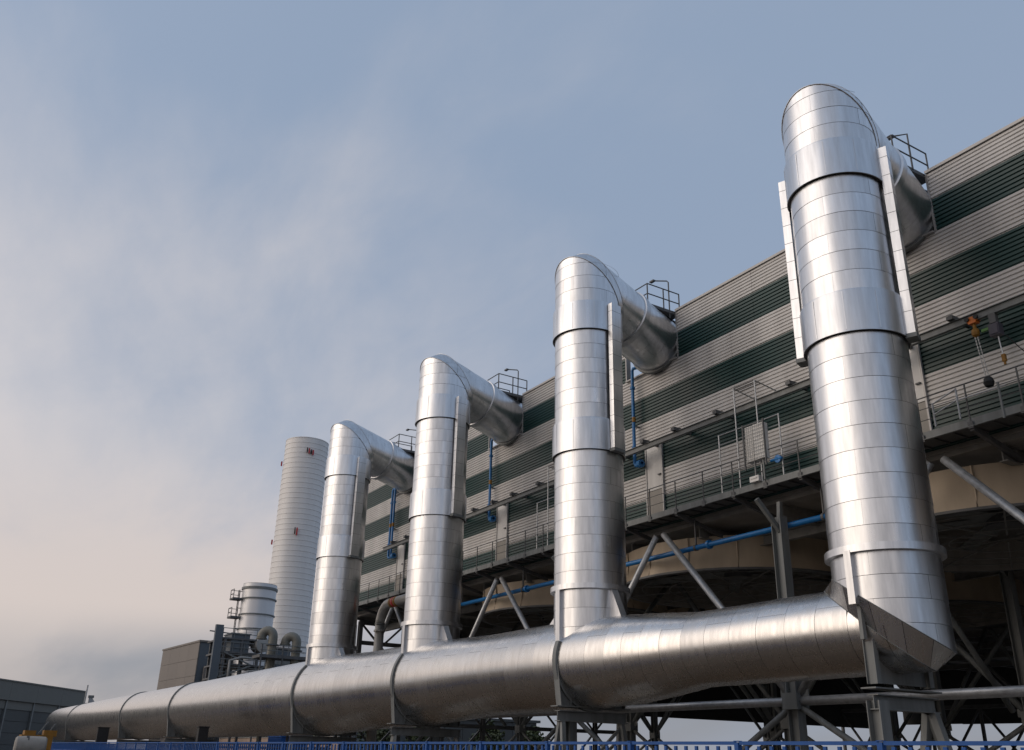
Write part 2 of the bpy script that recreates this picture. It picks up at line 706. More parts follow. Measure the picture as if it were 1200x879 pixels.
def make_riser(k):
    X = RXS[k]
    t = thing('riser_duct', 'tall silver riser duct, ' + POS_WORDS[k], 'duct', (X, 0, 0), 'riser ducts in a row')
    base = 4.6 if k == 0 else header_z(X) + header_radius(X) * 0.55
    ring_z = 6.42 if k == 0 else 7.12
    colA = (17.08, 18.3)
    colB = (12.18, 13.42)
    # upper mitre
    P1 = Vector((X, 0, 19.16))
    end = Vector((X, 0, 0)) + DUCT_END[k]
    hd = Vector((end.x - X, end.y, 0)).normalized()
    M2 = 0.95
    r2 = 1.25
    P2 = Vector((X, 0, 19.36)) + hd * 0.44
    D = (end - P2).normalized()
    # vertical pipe
    az = Vector((0, 0, 1))
    u, v = Vector((1, 0, 0)), Vector((0, 1, 0))

    def hi(phi):
        d = u * math.cos(phi) + v * math.sin(phi)
        return P1.z - M2 * RR * d.dot(hd)

    def lo(phi):
        if k == 0:
            return 5.08 - 0.66 * RR * math.cos(phi) - 0.3 * RR * math.sin(phi)
        hr = header_radius(X) - 0.05
        yy = RR * math.sin(phi)
        return header_z(X) + math.sqrt(max(hr * hr - yy * yy, 0.01))

    bl = []
    if k == 0:
        bl += steps(3.6, ring_z, 0.62)
    else:
        bl += steps(5.2, ring_z, 0.62)
    bl += steps(ring_z, colB[0], 0.615)
    bl += steps(colB[1], colA[0], 0.615)
    bl += steps(colA[1], 20.6, 0.615)
    ph0 = [R_(-70), R_(-60), R_(-65), R_(-55)][k]
    jacket(t, ALU, (X, 0, 0), az, u, v, RR, bl, 3, lo=lo, hi=hi, phase=ph0)
    # bellows collars
    for z0, z1 in (colA, colB):
        m = MB()
        rc = RR * 1.068
        m.lathe((X, 0, 0), [(RR + 0.012, z1 + 0.03), (rc - 0.01, z1), (rc, z1 - 0.05), (rc + 0.006, z0 + 0.05), (rc + 0.012, z0), (rc - 0.012, z0 - 0.003)], 56)
        c = m.build('bellows_collar', ALU, t, angle=40)
        m = MB()
        m.lathe((X, 0, 0), [(rc - 0.02, z0 + 0.02), (RR + 0.004, z0 + 0.02)], 56)
        m.build('collar_underside', STEEL_DK, c)
        for q in range(10):
            an = 2 * pi * (q + 0.3) / 10
            dx, dy = math.cos(an), math.sin(an)
            rot = Matrix.Rotation(an, 3, 'Z')
            MB().box((X + dx * (rc + 0.008), dy * (rc + 0.008), (z0 + z1) / 2), (0.006, 0.03, z1 - z0 - 0.12), rot).build('standing_seam', ALU, c)
    # core
    m = MB()
    m.lathe((X, 0, 0), [(RR - 0.03, base if k else 6.5), (RR - 0.03, 18.0)], 40)
    m.build('inner_pipe', STEEL_DK, t, smooth=True)
    # base ring and its gussets
    m = MB()
    m.lathe((X, 0, 0), [(RR + 0.01, ring_z + 0.19), (RR + 0.13, ring_z + 0.18), (RR + 0.135, ring_z), (RR + 0.01, ring_z - 0.01)], 56)
    m.build('base_ring', ALU_DULL, t, angle=30)
    if k == 0:
        g_ = MB()
        g_.box((X - 0.0, -RR - 0.06, (ring_z + 5.25) / 2), (0.20, 0.16, ring_z - 5.25 + 0.1))
        g_.build('stiffener', ALU_DULL, t)
        g_ = MB()
        g_.box((X - 0.0, RR + 0.06, (ring_z + 5.25) / 2), (0.20, 0.16, ring_z - 5.25 + 0.1))
        g_.build('stiffener', ALU_DULL, t)
    else:
        hr = header_radius(X)
        for an in (-90, 90):
            y0 = math.sin(R_(an)) * RR
            m = MB()
            zb = header_z(X) + math.sqrt(max(hr * hr - (RR + 0.02) ** 2, 0.05)) - 0.05
            m.box((X, y0 * 1.045, (zb + ring_z) / 2), (0.24, 0.14, ring_z - zb + 0.02))
            m.build('stiffener', ALU_DULL, t)
        for sgn in (-1, 1):
            m = MB()
            zt, zb = ring_z, header_z(X) + hr - 0.06
            x0 = X + sgn * (RR - 0.03)
            w = 0.13
            pts = []
            for yy in (-w, w):
                pts += [(x0, yy, zt), (x0 + sgn * 0.13, yy, zt), (x0 + sgn * 0.2, yy, zt - 0.12), (x0 + sgn * (0.62 if sgn > 0 else 1.3), yy, zb - (0.0 if sgn > 0 else 0.03)), (x0, yy, zb)]
            i = m.add(pts)
            m.f += [tuple(i[0:5]), tuple(reversed(i[5:10]))]
            for a in range(5):
                b_ = (a + 1) % 5
                m.f.append((i[a], i[a + 5], i[b_ + 5], i[b_]))
            m.build('gusset', ALU_DULL, t)
    # tie bar covers along both sides of the bellows
    FA = R_(21 if k == 0 else 9)
    frot = Matrix.Rotation(FA, 3, 'Z')
    FT_, FW_ = (0.24, 0.36) if k == 0 else (0.20, 0.52)
    for sgn in (-1, 1):
        m = MB()
        fx_, fy_ = X + sgn * (RR + 0.19) * math.cos(FA), sgn * (RR + 0.19) * math.sin(FA)
        m.box((fx_, fy_, (18.2 + 12.25) / 2), (FT_, FW_, 18.2 - 12.25), frot)
        tb = m.build('tie_bar_cover', ALU, t)
        for zc in [12.9 + 0.62 * q for q in range(9)]:
            MB().box((fx_, fy_, zc), (FT_ + 0.006, FW_ + 0.006, 0.012), frot).build('cover_seam', STEEL, tb)
        m = MB()
        m.box((fx_, fy_, 12.19), (FT_ + 0.05, FW_ + 0.06, 0.12), frot)
        m.build('cover_foot', STEEL, tb)
    # upper bend: slanted band between two elliptical cuts
    n = 48
    side = Vector((0, 0, 1)).cross(hd)

    U2 = hd - D * hd.dot(D)
    up2 = Vector((0, 0, 1)) - D * D.z
    up2.normalize()
    sd2 = D.cross(up2).normalized()

    def e1(p, off=0.0):
        d = hd * math.cos(p) + side * math.sin(p)
        return Vector((X, 0, P1.z - M2 * RR * math.cos(p))) + d * (RR + off)

    def e2s(p):
        # cut of the duct at the second plane (slope M2 from the vertical pipe frame)
        c = -math.cos(p)
        return r2 * c * (1.0 / M2) * -1.0

    def e2(p, off=0.0):
        # up component = -cos p (front point p=pi lies on top of the duct)
        q = up2 * (-math.cos(p)) + side * math.sin(p)
        return P2 + q * (r2 + off) + D * (e2s(p))

    nseg = 3
    for si in range(nseg):
        m = MB()
        pa, pb = 2 * pi * si / nseg + 0.5, 2 * pi * (si + 1) / nseg + 0.52
        cnt = 18
        ra, rb, rc_ = [], [], []
        for q in range(cnt + 1):
            p = pa + (pb - pa) * q / cnt
            ra.append(e1(p, 0.014))
            rb.append(e2(p, 0.014))
        i = m.add(ra)
        j = m.add(rb)
        m.quad_strip(i, j, False)
        m.build('bend_sheet', ALU, t, smooth=True)
    # raised seam beads along both cuts
    for fn in (e1, e2):
        m = MB()
        m.path([fn(2 * pi * q / 48, 0.012) for q in range(49)], 0.018, 6, caps=False)
        m.build('bend_seam', ALU_DULL, t, smooth=True)
    # horizontal duct to the wall and through it
    Ld = (end - P2).length

    def lo2(phi):
        # phi measured from up2 to side
        return r2 * math.cos(phi) / M2 * -1.0

    jacket(t, ALU, P2, D, up2, sd2, r2, steps(-1.4, Ld * 0.42, 0.62) + steps(Ld * 0.42 + 0.28, Ld - 0.12, 0.75), 3, lo=lambda p: lo2(p), phase=0.6, down=False)
    m = MB()
    m.lathe(P2, [(r2 - 0.03, 0.3), (r2 - 0.03, Ld + 9)], 40, D)
    m.build('inner_pipe', STEEL_DK, t, smooth=True)
    m = MB()
    s0 = Ld * 0.42
    m.lathe(P2, [(r2 + 0.0, s0 - 0.02), (r2 + 0.07, s0), (r2 + 0.075, s0 + 0.28), (r2 + 0.0, s0 + 0.3)], 48, D)
    m.build('duct_ring', ALU_DULL, t, angle=30)
    m = MB()
    m.lathe(P2, [(r2, Ld - 0.14), (r2 + 0.1, Ld - 0.12), (r2 + 0.1, Ld + 0.02), (r2, Ld + 0.04)], 48, D)
    m.build('wall_collar', STEEL, t, angle=30)
    # lower bend of the first riser
    if k == 0:
        def f1(p, off=0.0):
            return Vector((math.cos(p) * (RR + off), math.sin(p) * (RR + off), 5.08 - 0.66 * RR * math.cos(p) - 0.3 * RR * math.sin(p)))

        def f2(p, off=0.0):
            # point on the main duct mitre; p=0 is the outer (right) end = bottom of duct
            dz = -math.cos(p) * 1.07
            return Vector((low_cut(math.sin(p) * 1.07, ZH + dz), math.sin(p) * (1.07 + off), ZH + dz * (1 + off)))
        for si in range(12):
            m = MB()
            pa, pb = 2 * pi * si / 12 + 0.25, 2 * pi * (si + 1) / 12 + 0.25
            ra = [f1(pa + (pb - pa) * q, 0.02) for q in (0.01, 0.5, 0.99)]
            rb = [f2(pa + (pb - pa) * q, 0.02) for q in (0.01, 0.5, 0.99)]
            i = m.add(ra)
            j = m.add(rb)
            m.quad_strip(j, i, False)
            m.build('bend_sheet', ALU_H, t, smooth=True)
        m = MB()
        i = m.add([f1(2 * pi * q / 36, -0.02) for q in range(36)])
        j = m.add([f2(2 * pi * q / 36, -0.02) for q in range(36)])
        m.quad_strip(j, i)
        m.build('bend_core', STEEL_DK, t, smooth=True)
        for fn in (f1, f2):
            m = MB()
            m.path([fn(2 * pi * q / 48, 0.012) for q in range(49)], 0.012, 6, caps=False)
            m.build('bend_seam', STEEL, t, smooth=True)
    return t


for k in range(4):
    make_riser(k)

# ------------------------------------------------------------------ saddles and trestles of the main duct
SUP_WORDS = ['under the open end corner of the main duct', 'under the main duct at the second riser', 'under the main duct at the third riser',
             'under the main duct at the farthest riser']


def saddle(x, k):
    far = k > 5
    if k < 4:
        lab = 'grey steel saddle and trestle ' + SUP_WORDS[k]
    else:
        lab = ['grey saddle support of the main duct in line with the grey box building',
               'grey saddle support of the main duct left of the grey box building', 'grey saddle support nearest the rounded far end of the main duct', 'x',
               'grey saddle support of the main duct, second from its far end', 'grey saddle support nearest the rounded far end of the main duct'][k - 4]
    t = thing('duct_support', lab, 'support', (x, 0, 0), 'saddle supports under the main duct')
    r = header_radius(x)
    zc = header_z(x)
    zt = 3.30 if k == 0 else zc - r + 0.02
    if k == 0:
        # plates up both flanks to the base ring, then a beam
        for s in (-1, 1):
            m = MB()
            m.box((x, s * 1.0, 3.92), (0.27, 0.02, 1.0))
            m.box((x - 0.135, s * 0.98, 3.92), (0.02, 0.16, 1.0))
            m.box((x + 0.135, s * 0.98, 3.92), (0.02, 0.16, 1.0))
            m.box((x, s * (RR * 0.9), 4.84), (0.10, 0.12, 0.86))
            m.build('side_plate', STEEL, t)
            m = MB()
            m.box((x, s * 1.16, 5.26), (0.34, 0.24, 0.04))
            m.build('bearing_cap', STEEL_DK, t)
        m = MB()
        pts = []
        for xx in (-0.012, 0.012):
            pts += [(x + xx, 1.05 * math.sin(a), ZH - 1.09 * math.cos(a)) for a in [R_(q) for q in range(-60, 61, 10)]]
            pts += [(x + xx, 0.95, 3.44), (x + xx, -0.95, 3.44)]
        nP = len(pts) // 2
        i = m.add(pts)
        m.f += [tuple(i[:nP]), tuple(reversed(i[nP:]))]
        m.build('saddle_plate', STEEL, t)
    else:
        m = MB()
        m.lathe((x, 0, zc), [(r + 0.004, -0.10), (r + 0.085, -0.10), (r + 0.085, 0.10), (r + 0.004, 0.10)], 48, (-1, 0, 0))
        m.build('ring_band', STEEL, t, angle=30)
        m = MB()
        pts = []
        for xx in (-0.015, 0.015):
            pts += [(x + xx, (r + 0.02) * math.sin(a), zc - (r + 0.02) * math.cos(a)) for a in [R_(q) for q in range(-80, 81, 10)]]
            pts += [(x + xx, r * 0.88, zt - 0.02), (x + xx, -r * 0.88, zt - 0.02)]
        nP = len(pts) // 2
        i = m.add(pts)
        m.f += [tuple(i[:nP]), tuple(reversed(i[nP:]))]
        for a in range(nP):
            b_ = (a + 1) % nP
            m.f.append((i[b_], i[a], i[a + nP], i[b_ + nP]))
        m.build('saddle_plate', STEEL, t)
        for s in (-1, 1):
            m = MB()
            m.bar((x, s * r * 0.90, zt), (x, s * (r + 0.01), zc - 0.12), 0.30, 0.02, (0, 1, 0))
            m.box((x, s * r * 0.62, zt + 0.32), (0.26, 0.02, 0.62))
            m.build('stiffener', STEEL, t)
    hy = 1.05 if k == 0 else r * 0.92
    m = MB()
    m.bar((x, -hy - 0.18, zt + 0.02), (x, hy + 0.18, zt + 0.02), 0.42, 0.035)
    m.build('flange_plate', STEEL, t)
    m = MB()
    zb = zt - 0.28
    m.ibeam((x, -hy - 0.05, zb), (x, hy + 0.1, zb), 0.30, 0.34, 0.025)
    m.build('cross_beam', STEEL, t)
    zl = zb - 0.18
    if k == 0:
        m = MB()
        m.ibeam((x + 0.02, -hy + 0.05, 0), (x + 0.02, -hy + 0.05, zt - 0.25), 0.34, 0.36, 0.025, (1, 0, 0))
        m.build('leg', STEEL, t)
        for dx, dy in ((-0.85, 0.2), (0.9, -0.1), (0.15, 0.9)):
            m = MB()
            m.bar((x + dx, hy + dy - 0.1, 0), (x + dx * 0.1, hy - 0.1, zl), 0.16, 0.2)
            m.build('leg', STEEL, t)
    else:
        for s in (-1, 1):
            for q in (-1, 1):
                m = MB()
                m.bar((x + q * 0.55, s * (hy + 0.1), 0), (x + q * 0.07, s * (hy - 0.12), zl + 0.02), 0.13, 0.15)
                m.build('leg', STEEL, t)
            if not far:
                m = MB()
                m.bar((x - 0.3, s * (hy + 0.03), 1.1), (x + 0.3, s * (hy + 0.03), 1.1), 0.08, 0.08)
                m.build('tie', STEEL, t)
        m = MB()
        m.bar((x, -hy + 0.2, 0.6), (x, hy - 0.1, zl - 0.1), 0.08, 0.1)
        m.build('brace', STEEL, t)
    m = MB()
    m.box((x, 0, 0.08), (1.7, 2 * hy + 0.8, 0.16))
    m.build('footing', CONC, t)
    return t


for k, x in enumerate([0, -BAY, -2 * BAY, -3 * BAY, -65.5, -85.0, -119.0]):
    saddle(x, k)

# ------------------------------------------------------------------ wind wall (corrugated cladding)
wall = thing('wind_wall', 'long corrugated wind wall in beige and dark green stripes behind the risers', 'wall', (WALL_X0, WALL_Y, 0))
lines = [10.55, 11.83, 13.0, 14.16, 15.34, 16.5, 17.62, 18.80, 19.78]


def corrugated(x0, x1, z0, z1, mat, nr=8):
    m = MB()
    prof = []
    n = max(3, round((z1 - z0) / 0.147))
    pz = (z1 - z0) / n
    for i in range(n):
        zb = z0 + i * pz
        prof += [(zb, 0.045), (zb + pz * 0.18, 0.045), (zb + pz * 0.30, 0.0), (zb + pz * 0.88, 0.0)]
    prof.append((z1, 0.045))
    a = m.add([(x0, WALL_Y + d, z) for z, d in prof])
    b = m.add([(x1, WALL_Y + d, z) for z, d in prof])
    m.quad_strip(b, a, False)
    return m.build('cladding_panel', mat, wall)


NL, NRT = -3.42, 0.07            # notch edges relative to each riser
bay_edges = [WALL_X0] + [RXS[k] + 0.9 - 3.9 for k in (3, 2, 1, 0)] + [RXS[0] - 3.0 + BAY, WALL_X1]
for li in range(8):
    z0, z1 = lines[li], lines[li + 1]
    mat = GREEN if li % 2 == 0 else BEIGE
    segs = []
    if li >= 6:
        xs = [WALL_X0]
        for k in (3, 2, 1, 0):
            xs += [RXS[k] + NL, RXS[k] + NRT]
        xs += [BAY + NL, BAY + NRT, WALL_X1]
        segs = [(xs[i], xs[i + 1]) for i in range(0, len(xs), 2)]
    else:
        segs = [(bay_edges[i], bay_edges[i + 1]) for i in range(len(bay_edges) - 1)]
    for a, b in segs:
        if b - a > 7:
            mid = (a + b) / 2
            corrugated(a, mid - 0.004, z0, z1 - 0.004, mat)
            corrugated(mid + 0.004, b, z0, z1 - 0.004, mat)
        else:
            corrugated(a, b - 0.004, z0, z1 - 0.004, mat)
# backing liner (so the wall has thickness), cap flashing, notch trims
m = MB()
m.box(((WALL_X0 + WALL_X1) / 2, WALL_Y + 0.16, (10.45 + 17.55) / 2), (WALL_X1 - WALL_X0, 0.1, 7.1))
m.build('liner', SOFFIT, wall)
xs = [WALL_X0]
for k in (3, 2, 1, 0, -1):
    xs += [-BAY * k + NL, -BAY * k + NRT]
xs += [WALL_X1]
for i in range(0, len(xs), 2):
    a, b = xs[i], xs[i + 1]
    m = MB()
    m.box(((a + b) / 2, WALL_Y + 0.16, (17.55 + ROOF) / 2 - 0.03), (b - a - 0.02, 0.1, ROOF - 17.55 - 0.08))
    m.build('liner', SOFFIT, wall)
    m = MB()
    m.box(((a + b) / 2, WALL_Y + 0.09, ROOF - 0.01), (b - a + 0.02, 0.30, 0.10))
    m.build('cap_flashing', FLASH, wall)
    for xe in (a, b):
        m = MB()
        m.box((xe, WALL_Y + 0.1, (17.6 + ROOF - 0.08) / 2), (0.07, 0.25, ROOF - 0.1 - 17.6))
        m.build('edge_trim', FLASH, wall)
for k in (3, 2, 1, 0, -1):
    a, b = -BAY * k + NL, -BAY * k + NRT
    m = MB()
    m.box(((a + b) / 2, WALL_Y + 0.06, 17.60), (b - a - 0.08, 0.34, 0.06))
    m.build('sill_flashing', FLASH, wall)
    # cradle steel below the duct
    m = MB()
    m.bar((a + 0.9, WALL_Y + 0.35, 17.8), (b - 0.1, WALL_Y + 0.35, 17.8), 0.3, 0.28)
    m.box((b - 0.35, WALL_Y + 0.3, 18.05), (0.5, 0.5, 0.4))
    m.build('duct_cradle', STEEL_DK, wall)
m = MB()
m.box((WALL_X0 - 0.03, WALL_Y + 6, 15.2), (0.05, 12, 9.3))
m.build('end_cladding', GREEN, wall)

# access doors / light panels in the wall: one per bay
for k, X in enumerate(RXS):
    x0, x1 = X - 2.17, X - 1.2
    m = MB()
    for xx in (x0 - 0.03, x1 + 0.03):
        m.box((xx, WALL_Y - 0.05, 12.7), (0.06, 0.08, 3.1))
    m.box(((x0 + x1) / 2, WALL_Y - 0.05, 14.22), (x1 - x0 + 0.12, 0.08, 0.06))
    d = m.build('door_frame', FLASH, wall)
    m = MB()
    m.box(((x0 + x1) / 2, WALL_Y - 0.035, 13.16), (x1 - x0, 0.03, 2.02))
    m.build('door_panel', PANEL, d)
    m = MB()
    m.box(((x0 + x1) / 2, WALL_Y - 0.036, 11.62), (x1 - x0, 0.03, 1.0))
    m.build('kick_panel', PANEL_LOW, d)
    MB().box(((x0 + x1) / 2, WALL_Y - 0.039, 14.0), (x1 - x0 - 0.02, 0.03, 0.3)).build('transom', WHITE, d)
    m = MB()
    m.box((x1 - 0.14, WALL_Y - 0.09, 12.75), (0.16, 0.06, 0.05))
    m.build('handle', STEEL_DK, d)

# ------------------------------------------------------------------ walkway along the wall foot
walk = thing('walkway', 'long grey steel walkway with handrails along the foot of the striped wall', 'walkway', (WALL_X0, WALK_Y, 10.5))
WX0, WX1 = -45.6, 20.0
L_ = WX1 - WX0
m = MB()
m.box(((WX0 + WX1) / 2, (WALK_Y + WALL_Y) / 2 + 0.02, 10.66), (L_, WALL_Y - WALK_Y - 0.06, 0.05))
m.build('grating', STEEL_DK, walk)
x = WX0
while x < WX1 - 0.1:
    m = MB()
    m.box((x + 3.08, WALK_Y, 10.63), (6.14, 0.03, 0.25))
    m.box((x + 3.08, WALK_Y - 0.03, 10.52), (6.14, 0.08, 0.02))
    m.build('toe_plate', STEEL, walk)
    x += 6.16
m = MB()
for xx in [WX0 + 0.3 + 0.62 * q for q in range(int(L_ / 0.62))]:
    m.box((xx, (WALK_Y + WALL_Y) / 2, 10.61), (0.03, WALL_Y - WALK_Y - 0.08, 0.06))
m.build('grating_bearers', STEEL_DK, walk, stuff=True)
xx = WX0 + 0.1
pi_ = 0
while xx < WX1:
    m = MB()
    m.bar((xx, WALK_Y - 0.02, 10.5), (xx, WALK_Y - 0.02, 11.80), 0.035, 0.035)
    m.box((xx, WALK_Y - 0.045, 10.56), (0.16, 0.03, 0.2))
    m.build('handrail_post', STEEL_DK, walk)
    if pi_ % 2 == 0:
        m = MB()
        m.bar((xx, WALK_Y, 10.48), (xx, WALL_Y + 1.6, 9.85), 0.12, 0.16)
        m.build('bracket', STEEL_DK, walk)
    xx += BAY / 8
    pi_ += 1
for z, r in ((11.80, 0.02), (11.45, 0.013), (11.1, 0.013)):
    m = MB()
    m.tube((WX0, WALK_Y - 0.02, z), (WX1, WALK_Y - 0.02, z), r, 8)
    m.build('handrail', STEEL_DK, walk)

# galvanised gate rails and goal-post frames at the walkway


def frame_rail(name, label, pts_list, r=0.025, cat='frame', group=None, mat=None):
    t = thing(name, label, cat, pts_list[0][1][0], group)
    for nm, p, q in [(a, b, c) for a, b, c in pts_list]:
        m = MB()
        m.tube(p, q, r, 8)
        m.build(nm, mat or GALV, t)
    return t


fy = WALK_Y + 0.05
for i, X0 in enumerate((0.0, -BAY)):
    xa, xb = -9.14 + X0, -6.19 + X0
    xc, xd = -8.2 + X0, -7.14 + X0
    where = 'beside the nearest riser' if i == 0 else 'half hidden behind the second riser'
    t = thing('hatch_frame', 'thin galvanised pipe frame standing on the walkway, ' + where, 'frame', (xa, fy, 10.7), 'pipe frames on the walkway')
    for xx, zt in ((xa, 13.0), (xb, 13.0)):
        MB().tube((xx, fy, 10.7), (xx, fy, zt), 0.028, 8).build('post', GALV, t)
    MB().tube((xa, fy, 12.98), (xb, fy, 12.98), 0.022, 8).build('rail', GALV, t)
    MB().tube((xa, fy, 12.6), (xb, fy, 12.6), 0.018, 8).build('rail', GALV, t)
    for xx in (xc, xd):
        MB().path([(xx, fy - 0.02, 10.7), (xx, fy - 0.02, 14.58), (xx + 0.02, WALL_Y + 0.02, 14.40)], 0.028, 8).build('tall_post', GALV, t)
    for q in range(4):
        MB().tube((xc, fy - 0.02 + q * 0.1, 14.58 - 0.018 * q), (xd, fy - 0.02 + q * 0.1, 14.58 - 0.018 * q), 0.014, 6).build('top_bar', STEEL_DK, t)
    # wire guard box of the hatch
    if i == 0:
        t = thing('equipment_box', 'pale metal box in a wire guard hung outside the walkway rail', 'box', (-7.1, fy - 0.1, 11.5))
        MB().box((-7.42, fy - 0.12, 12.15), (0.36, 0.25, 1.3)).build('door_leaf', PANEL, t)
        MB().box((-6.96, fy - 0.14, 12.15), (0.48, 0.25, 1.3)).build('door_leaf', WHITE, t)
        g_ = MB()
        for z in [11.55 + 0.13 * q for q in range(11)]:
            g_.bar((-7.64, fy - 0.3, z), (-6.66, fy - 0.3, z), 0.012, 0.012)
        for xx in [-7.64 + 0.098 * q for q in range(11)]:
            g_.bar((xx, fy - 0.3, 11.5), (xx, fy - 0.3, 12.88), 0.008, 0.008)
        g_.build('wire_guard', STEEL, t)
        for xx in (-7.64, -6.66):
            MB().bar((xx, fy - 0.29, 11.2), (xx, fy - 0.29, 12.9), 0.05, 0.05).build('post', STEEL_DK, t)
        MB().bar((-7.3, fy - 0.16, 10.75), (-7.3, fy - 0.16, 11.5), 0.05, 0.05).build('bracket', STEEL, t)
        MB().bar((-6.9, fy - 0.16, 10.75), (-6.9, fy - 0.16, 11.5), 0.05, 0.05).build('bracket', STEEL, t)
        t2 = thing('blue_valve', 'small blue valve with handwheel right of the wired metal box', 'valve', (-6.35, fy, 11.3))
        MB().tube((-6.62, fy - 0.1, 11.35), (-6.12, fy - 0.1, 11.35), 0.05, 10).build('body', BLUE, t2)
        MB().lathe((-6.3, fy - 0.1, 11.35), [(0.05, -0.04), (0.14, -0.03), (0.14, 0.03), (0.05, 0.04)], 14, (0, 1, 0)).build('handwheel', BLUE, t2)
        tag(MB().box((-7.35, fy - 0.12, 10.86), (0.42, 0.2, 0.2)).box((-7.35, fy - 0.23, 10.9), (0.3, 0.03, 0.06)).build('junction_box', WHITE), 'small white box on the toe plate below the wired metal box', 'box', 'small boxes on the walkway')
tag(MB().box((-15.05, fy - 0.10, 10.88), (0.42, 0.2, 0.22)).box((-15.05, fy - 0.215, 10.9), (0.3, 0.03, 0.06)).build('junction_box', FLASH), 'small grey box on the toe plate left of the second riser door', 'box', 'small boxes on the walkway')

t = thing('rail_gate', 'short bright galvanised gate rail on the walkway right of the nearest riser', 'rail', (-0.3, WALK_Y - 0.1, 10.78), None)
for p, q in (((-0.28, 10.78), (-0.28, 11.5)), ((0.5, 10.78), (0.5, 11.72))):
    MB().tube((p[0], WALK_Y - 0.1, p[1]), (q[0], WALK_Y - 0.1, q[1]), 0.028, 8).build('post', GALV, t)
for dz in (0, -0.33):
    MB().tube((-0.28, WALK_Y - 0.1, 11.48 + dz), (0.5, WALK_Y - 0.1, 11.70 + dz), 0.022, 8).build('rail', GALV, t)
MB().tube((0.5, WALK_Y - 0.1, 11.35), (1.95, WALK_Y - 0.1, 11.35), 0.02, 8).build('rail', GALV, t)
MB().bar((1.75, WALK_Y - 0.12, 10.45), (1.75, WALK_Y - 0.12, 11.5), 0.05, 0.05).build('post', STEEL, t)

# ------------------------------------------------------------------ monorail beam
mono = thing('monorail_beam', 'long grey monorail beam on brackets across the middle of the striped wall', 'beam', (-40, 4.0, 13.85))
MB().ibeam((-39.9, 4.0, 13.84), (20, 4.0, 13.84), 0.14, 0.24, 0.02).build('rail', STEEL, mono)
for k in range(-1, 4):
    for off in (-1.4, 0.55, 2.95, 6.6, 8.9):
        x = -BAY * (k if k >= 0 else -1) + off
        if -39.8 < x < 19.5:
            m = MB()
            m.bar((x, 3.85, 14.05), (x, WALL_Y + 0.04, 14.05), 0.12, 0.16)
            m.box((x, 3.9, 14.03), (0.2, 0.2, 0.12))
            m.build('bracket', STEEL_DK, mono)

hoist = thing('chain_hoist', 'orange chain hoist trolley hanging from the monorail with a black hook block', 'hoist', (1.15, 4.0, 13.7))
m = MB()
m.box((1.15, 3.93, 13.78), (0.32, 0.03, 0.15)).box((1.15, 4.08, 13.78), (0.32, 0.03, 0.15)).box((1.15, 4.0, 13.68), (0.24, 0.2, 0.08))
m.build('trolley', ORANGE, hoist)
for dx in (-0.14, 0.14):
    MB().lathe((1.15 + dx, 3.90, 13.8), [(0.02, -0.03), (0.07, -0.03), (0.07, 0.02), (0.02, 0.02)], 14, (0, 1, 0), cap0=True).build('wheel', BLACK, hoist)
MB().lathe((1.15, 4.0, 13.36), [(0.05, 0.28), (0.05, 0.14), (0.10, 0.09), (0.115, 0), (0.10, -0.09), (0.04, -0.14)], 16, cap0=True, cap1=True).build('motor', YELLOW, hoist)
for dx in (-0.04, 0.04):
    m = MB()
    for q in range(26):
        z = 13.2 - q * 0.05
        m.box((1.15 + dx + 0.1 * q / 26, 4.0, z), (0.012 if q % 2 else 0.032, 0.032 if q % 2 else 0.012, 0.06))
    m.build('chain', GALV, hoist)
m = MB()
m.lathe((1.26, 4.0, 11.76), [(0.04, 0.2), (0.12, 0.12), (0.15, 0.0), (0.11, -0.12), (0.04, -0.15)], 16, cap0=True, cap1=True)
m.build('hook_block', BLACK, hoist)
hb = thing('hoist_control_box', 'dark grey electric box with green tag hanging under the monorail', 'box', (1.75, 4.0, 13.3))
MB().box((1.74, 4.02, 13.22), (0.30, 0.24, 0.36)).box((1.74, 3.89, 13.22), (0.24, 0.03, 0.28)).build('housing', mat_simple('dark_violet_grey', (0.07, 0.065, 0.085), 0.5), hb)
MB().box((1.74, 4.0, 13.58), (0.2, 0.16, 0.3)).build('hanger', STEEL_DK, hb)
MB().box((1.46, 4.02, 13.34), (0.26, 0.08, 0.08)).build('tag_block', mat_simple('green_block', (0.09, 0.22, 0.05), 0.5), hb)
MB().path([(1.78, 4.0, 13.0), (1.79, 4.0, 12.7), (1.82, 4.0, 12.42)], 0.022, 8).build('cable', GALV, hb)
MB().box((1.82, 4.0, 12.32), (0.10, 0.09, 0.22)).tube((1.82, 4, 12.24), (1.82, 4, 12.12), 0.035, 10).build('pendant_control', YELLOW, hb)
MB().path([(1.95, 4.1, 13.0), (2.2, 4.2, 12.55), (2.55, 4.3, 12.0), (2.75, 4.3, 11.75), (2.8, 4.3, 11.4)], 0.016, 6).build('cable', BLACK, hb)
# drooping cable carriers

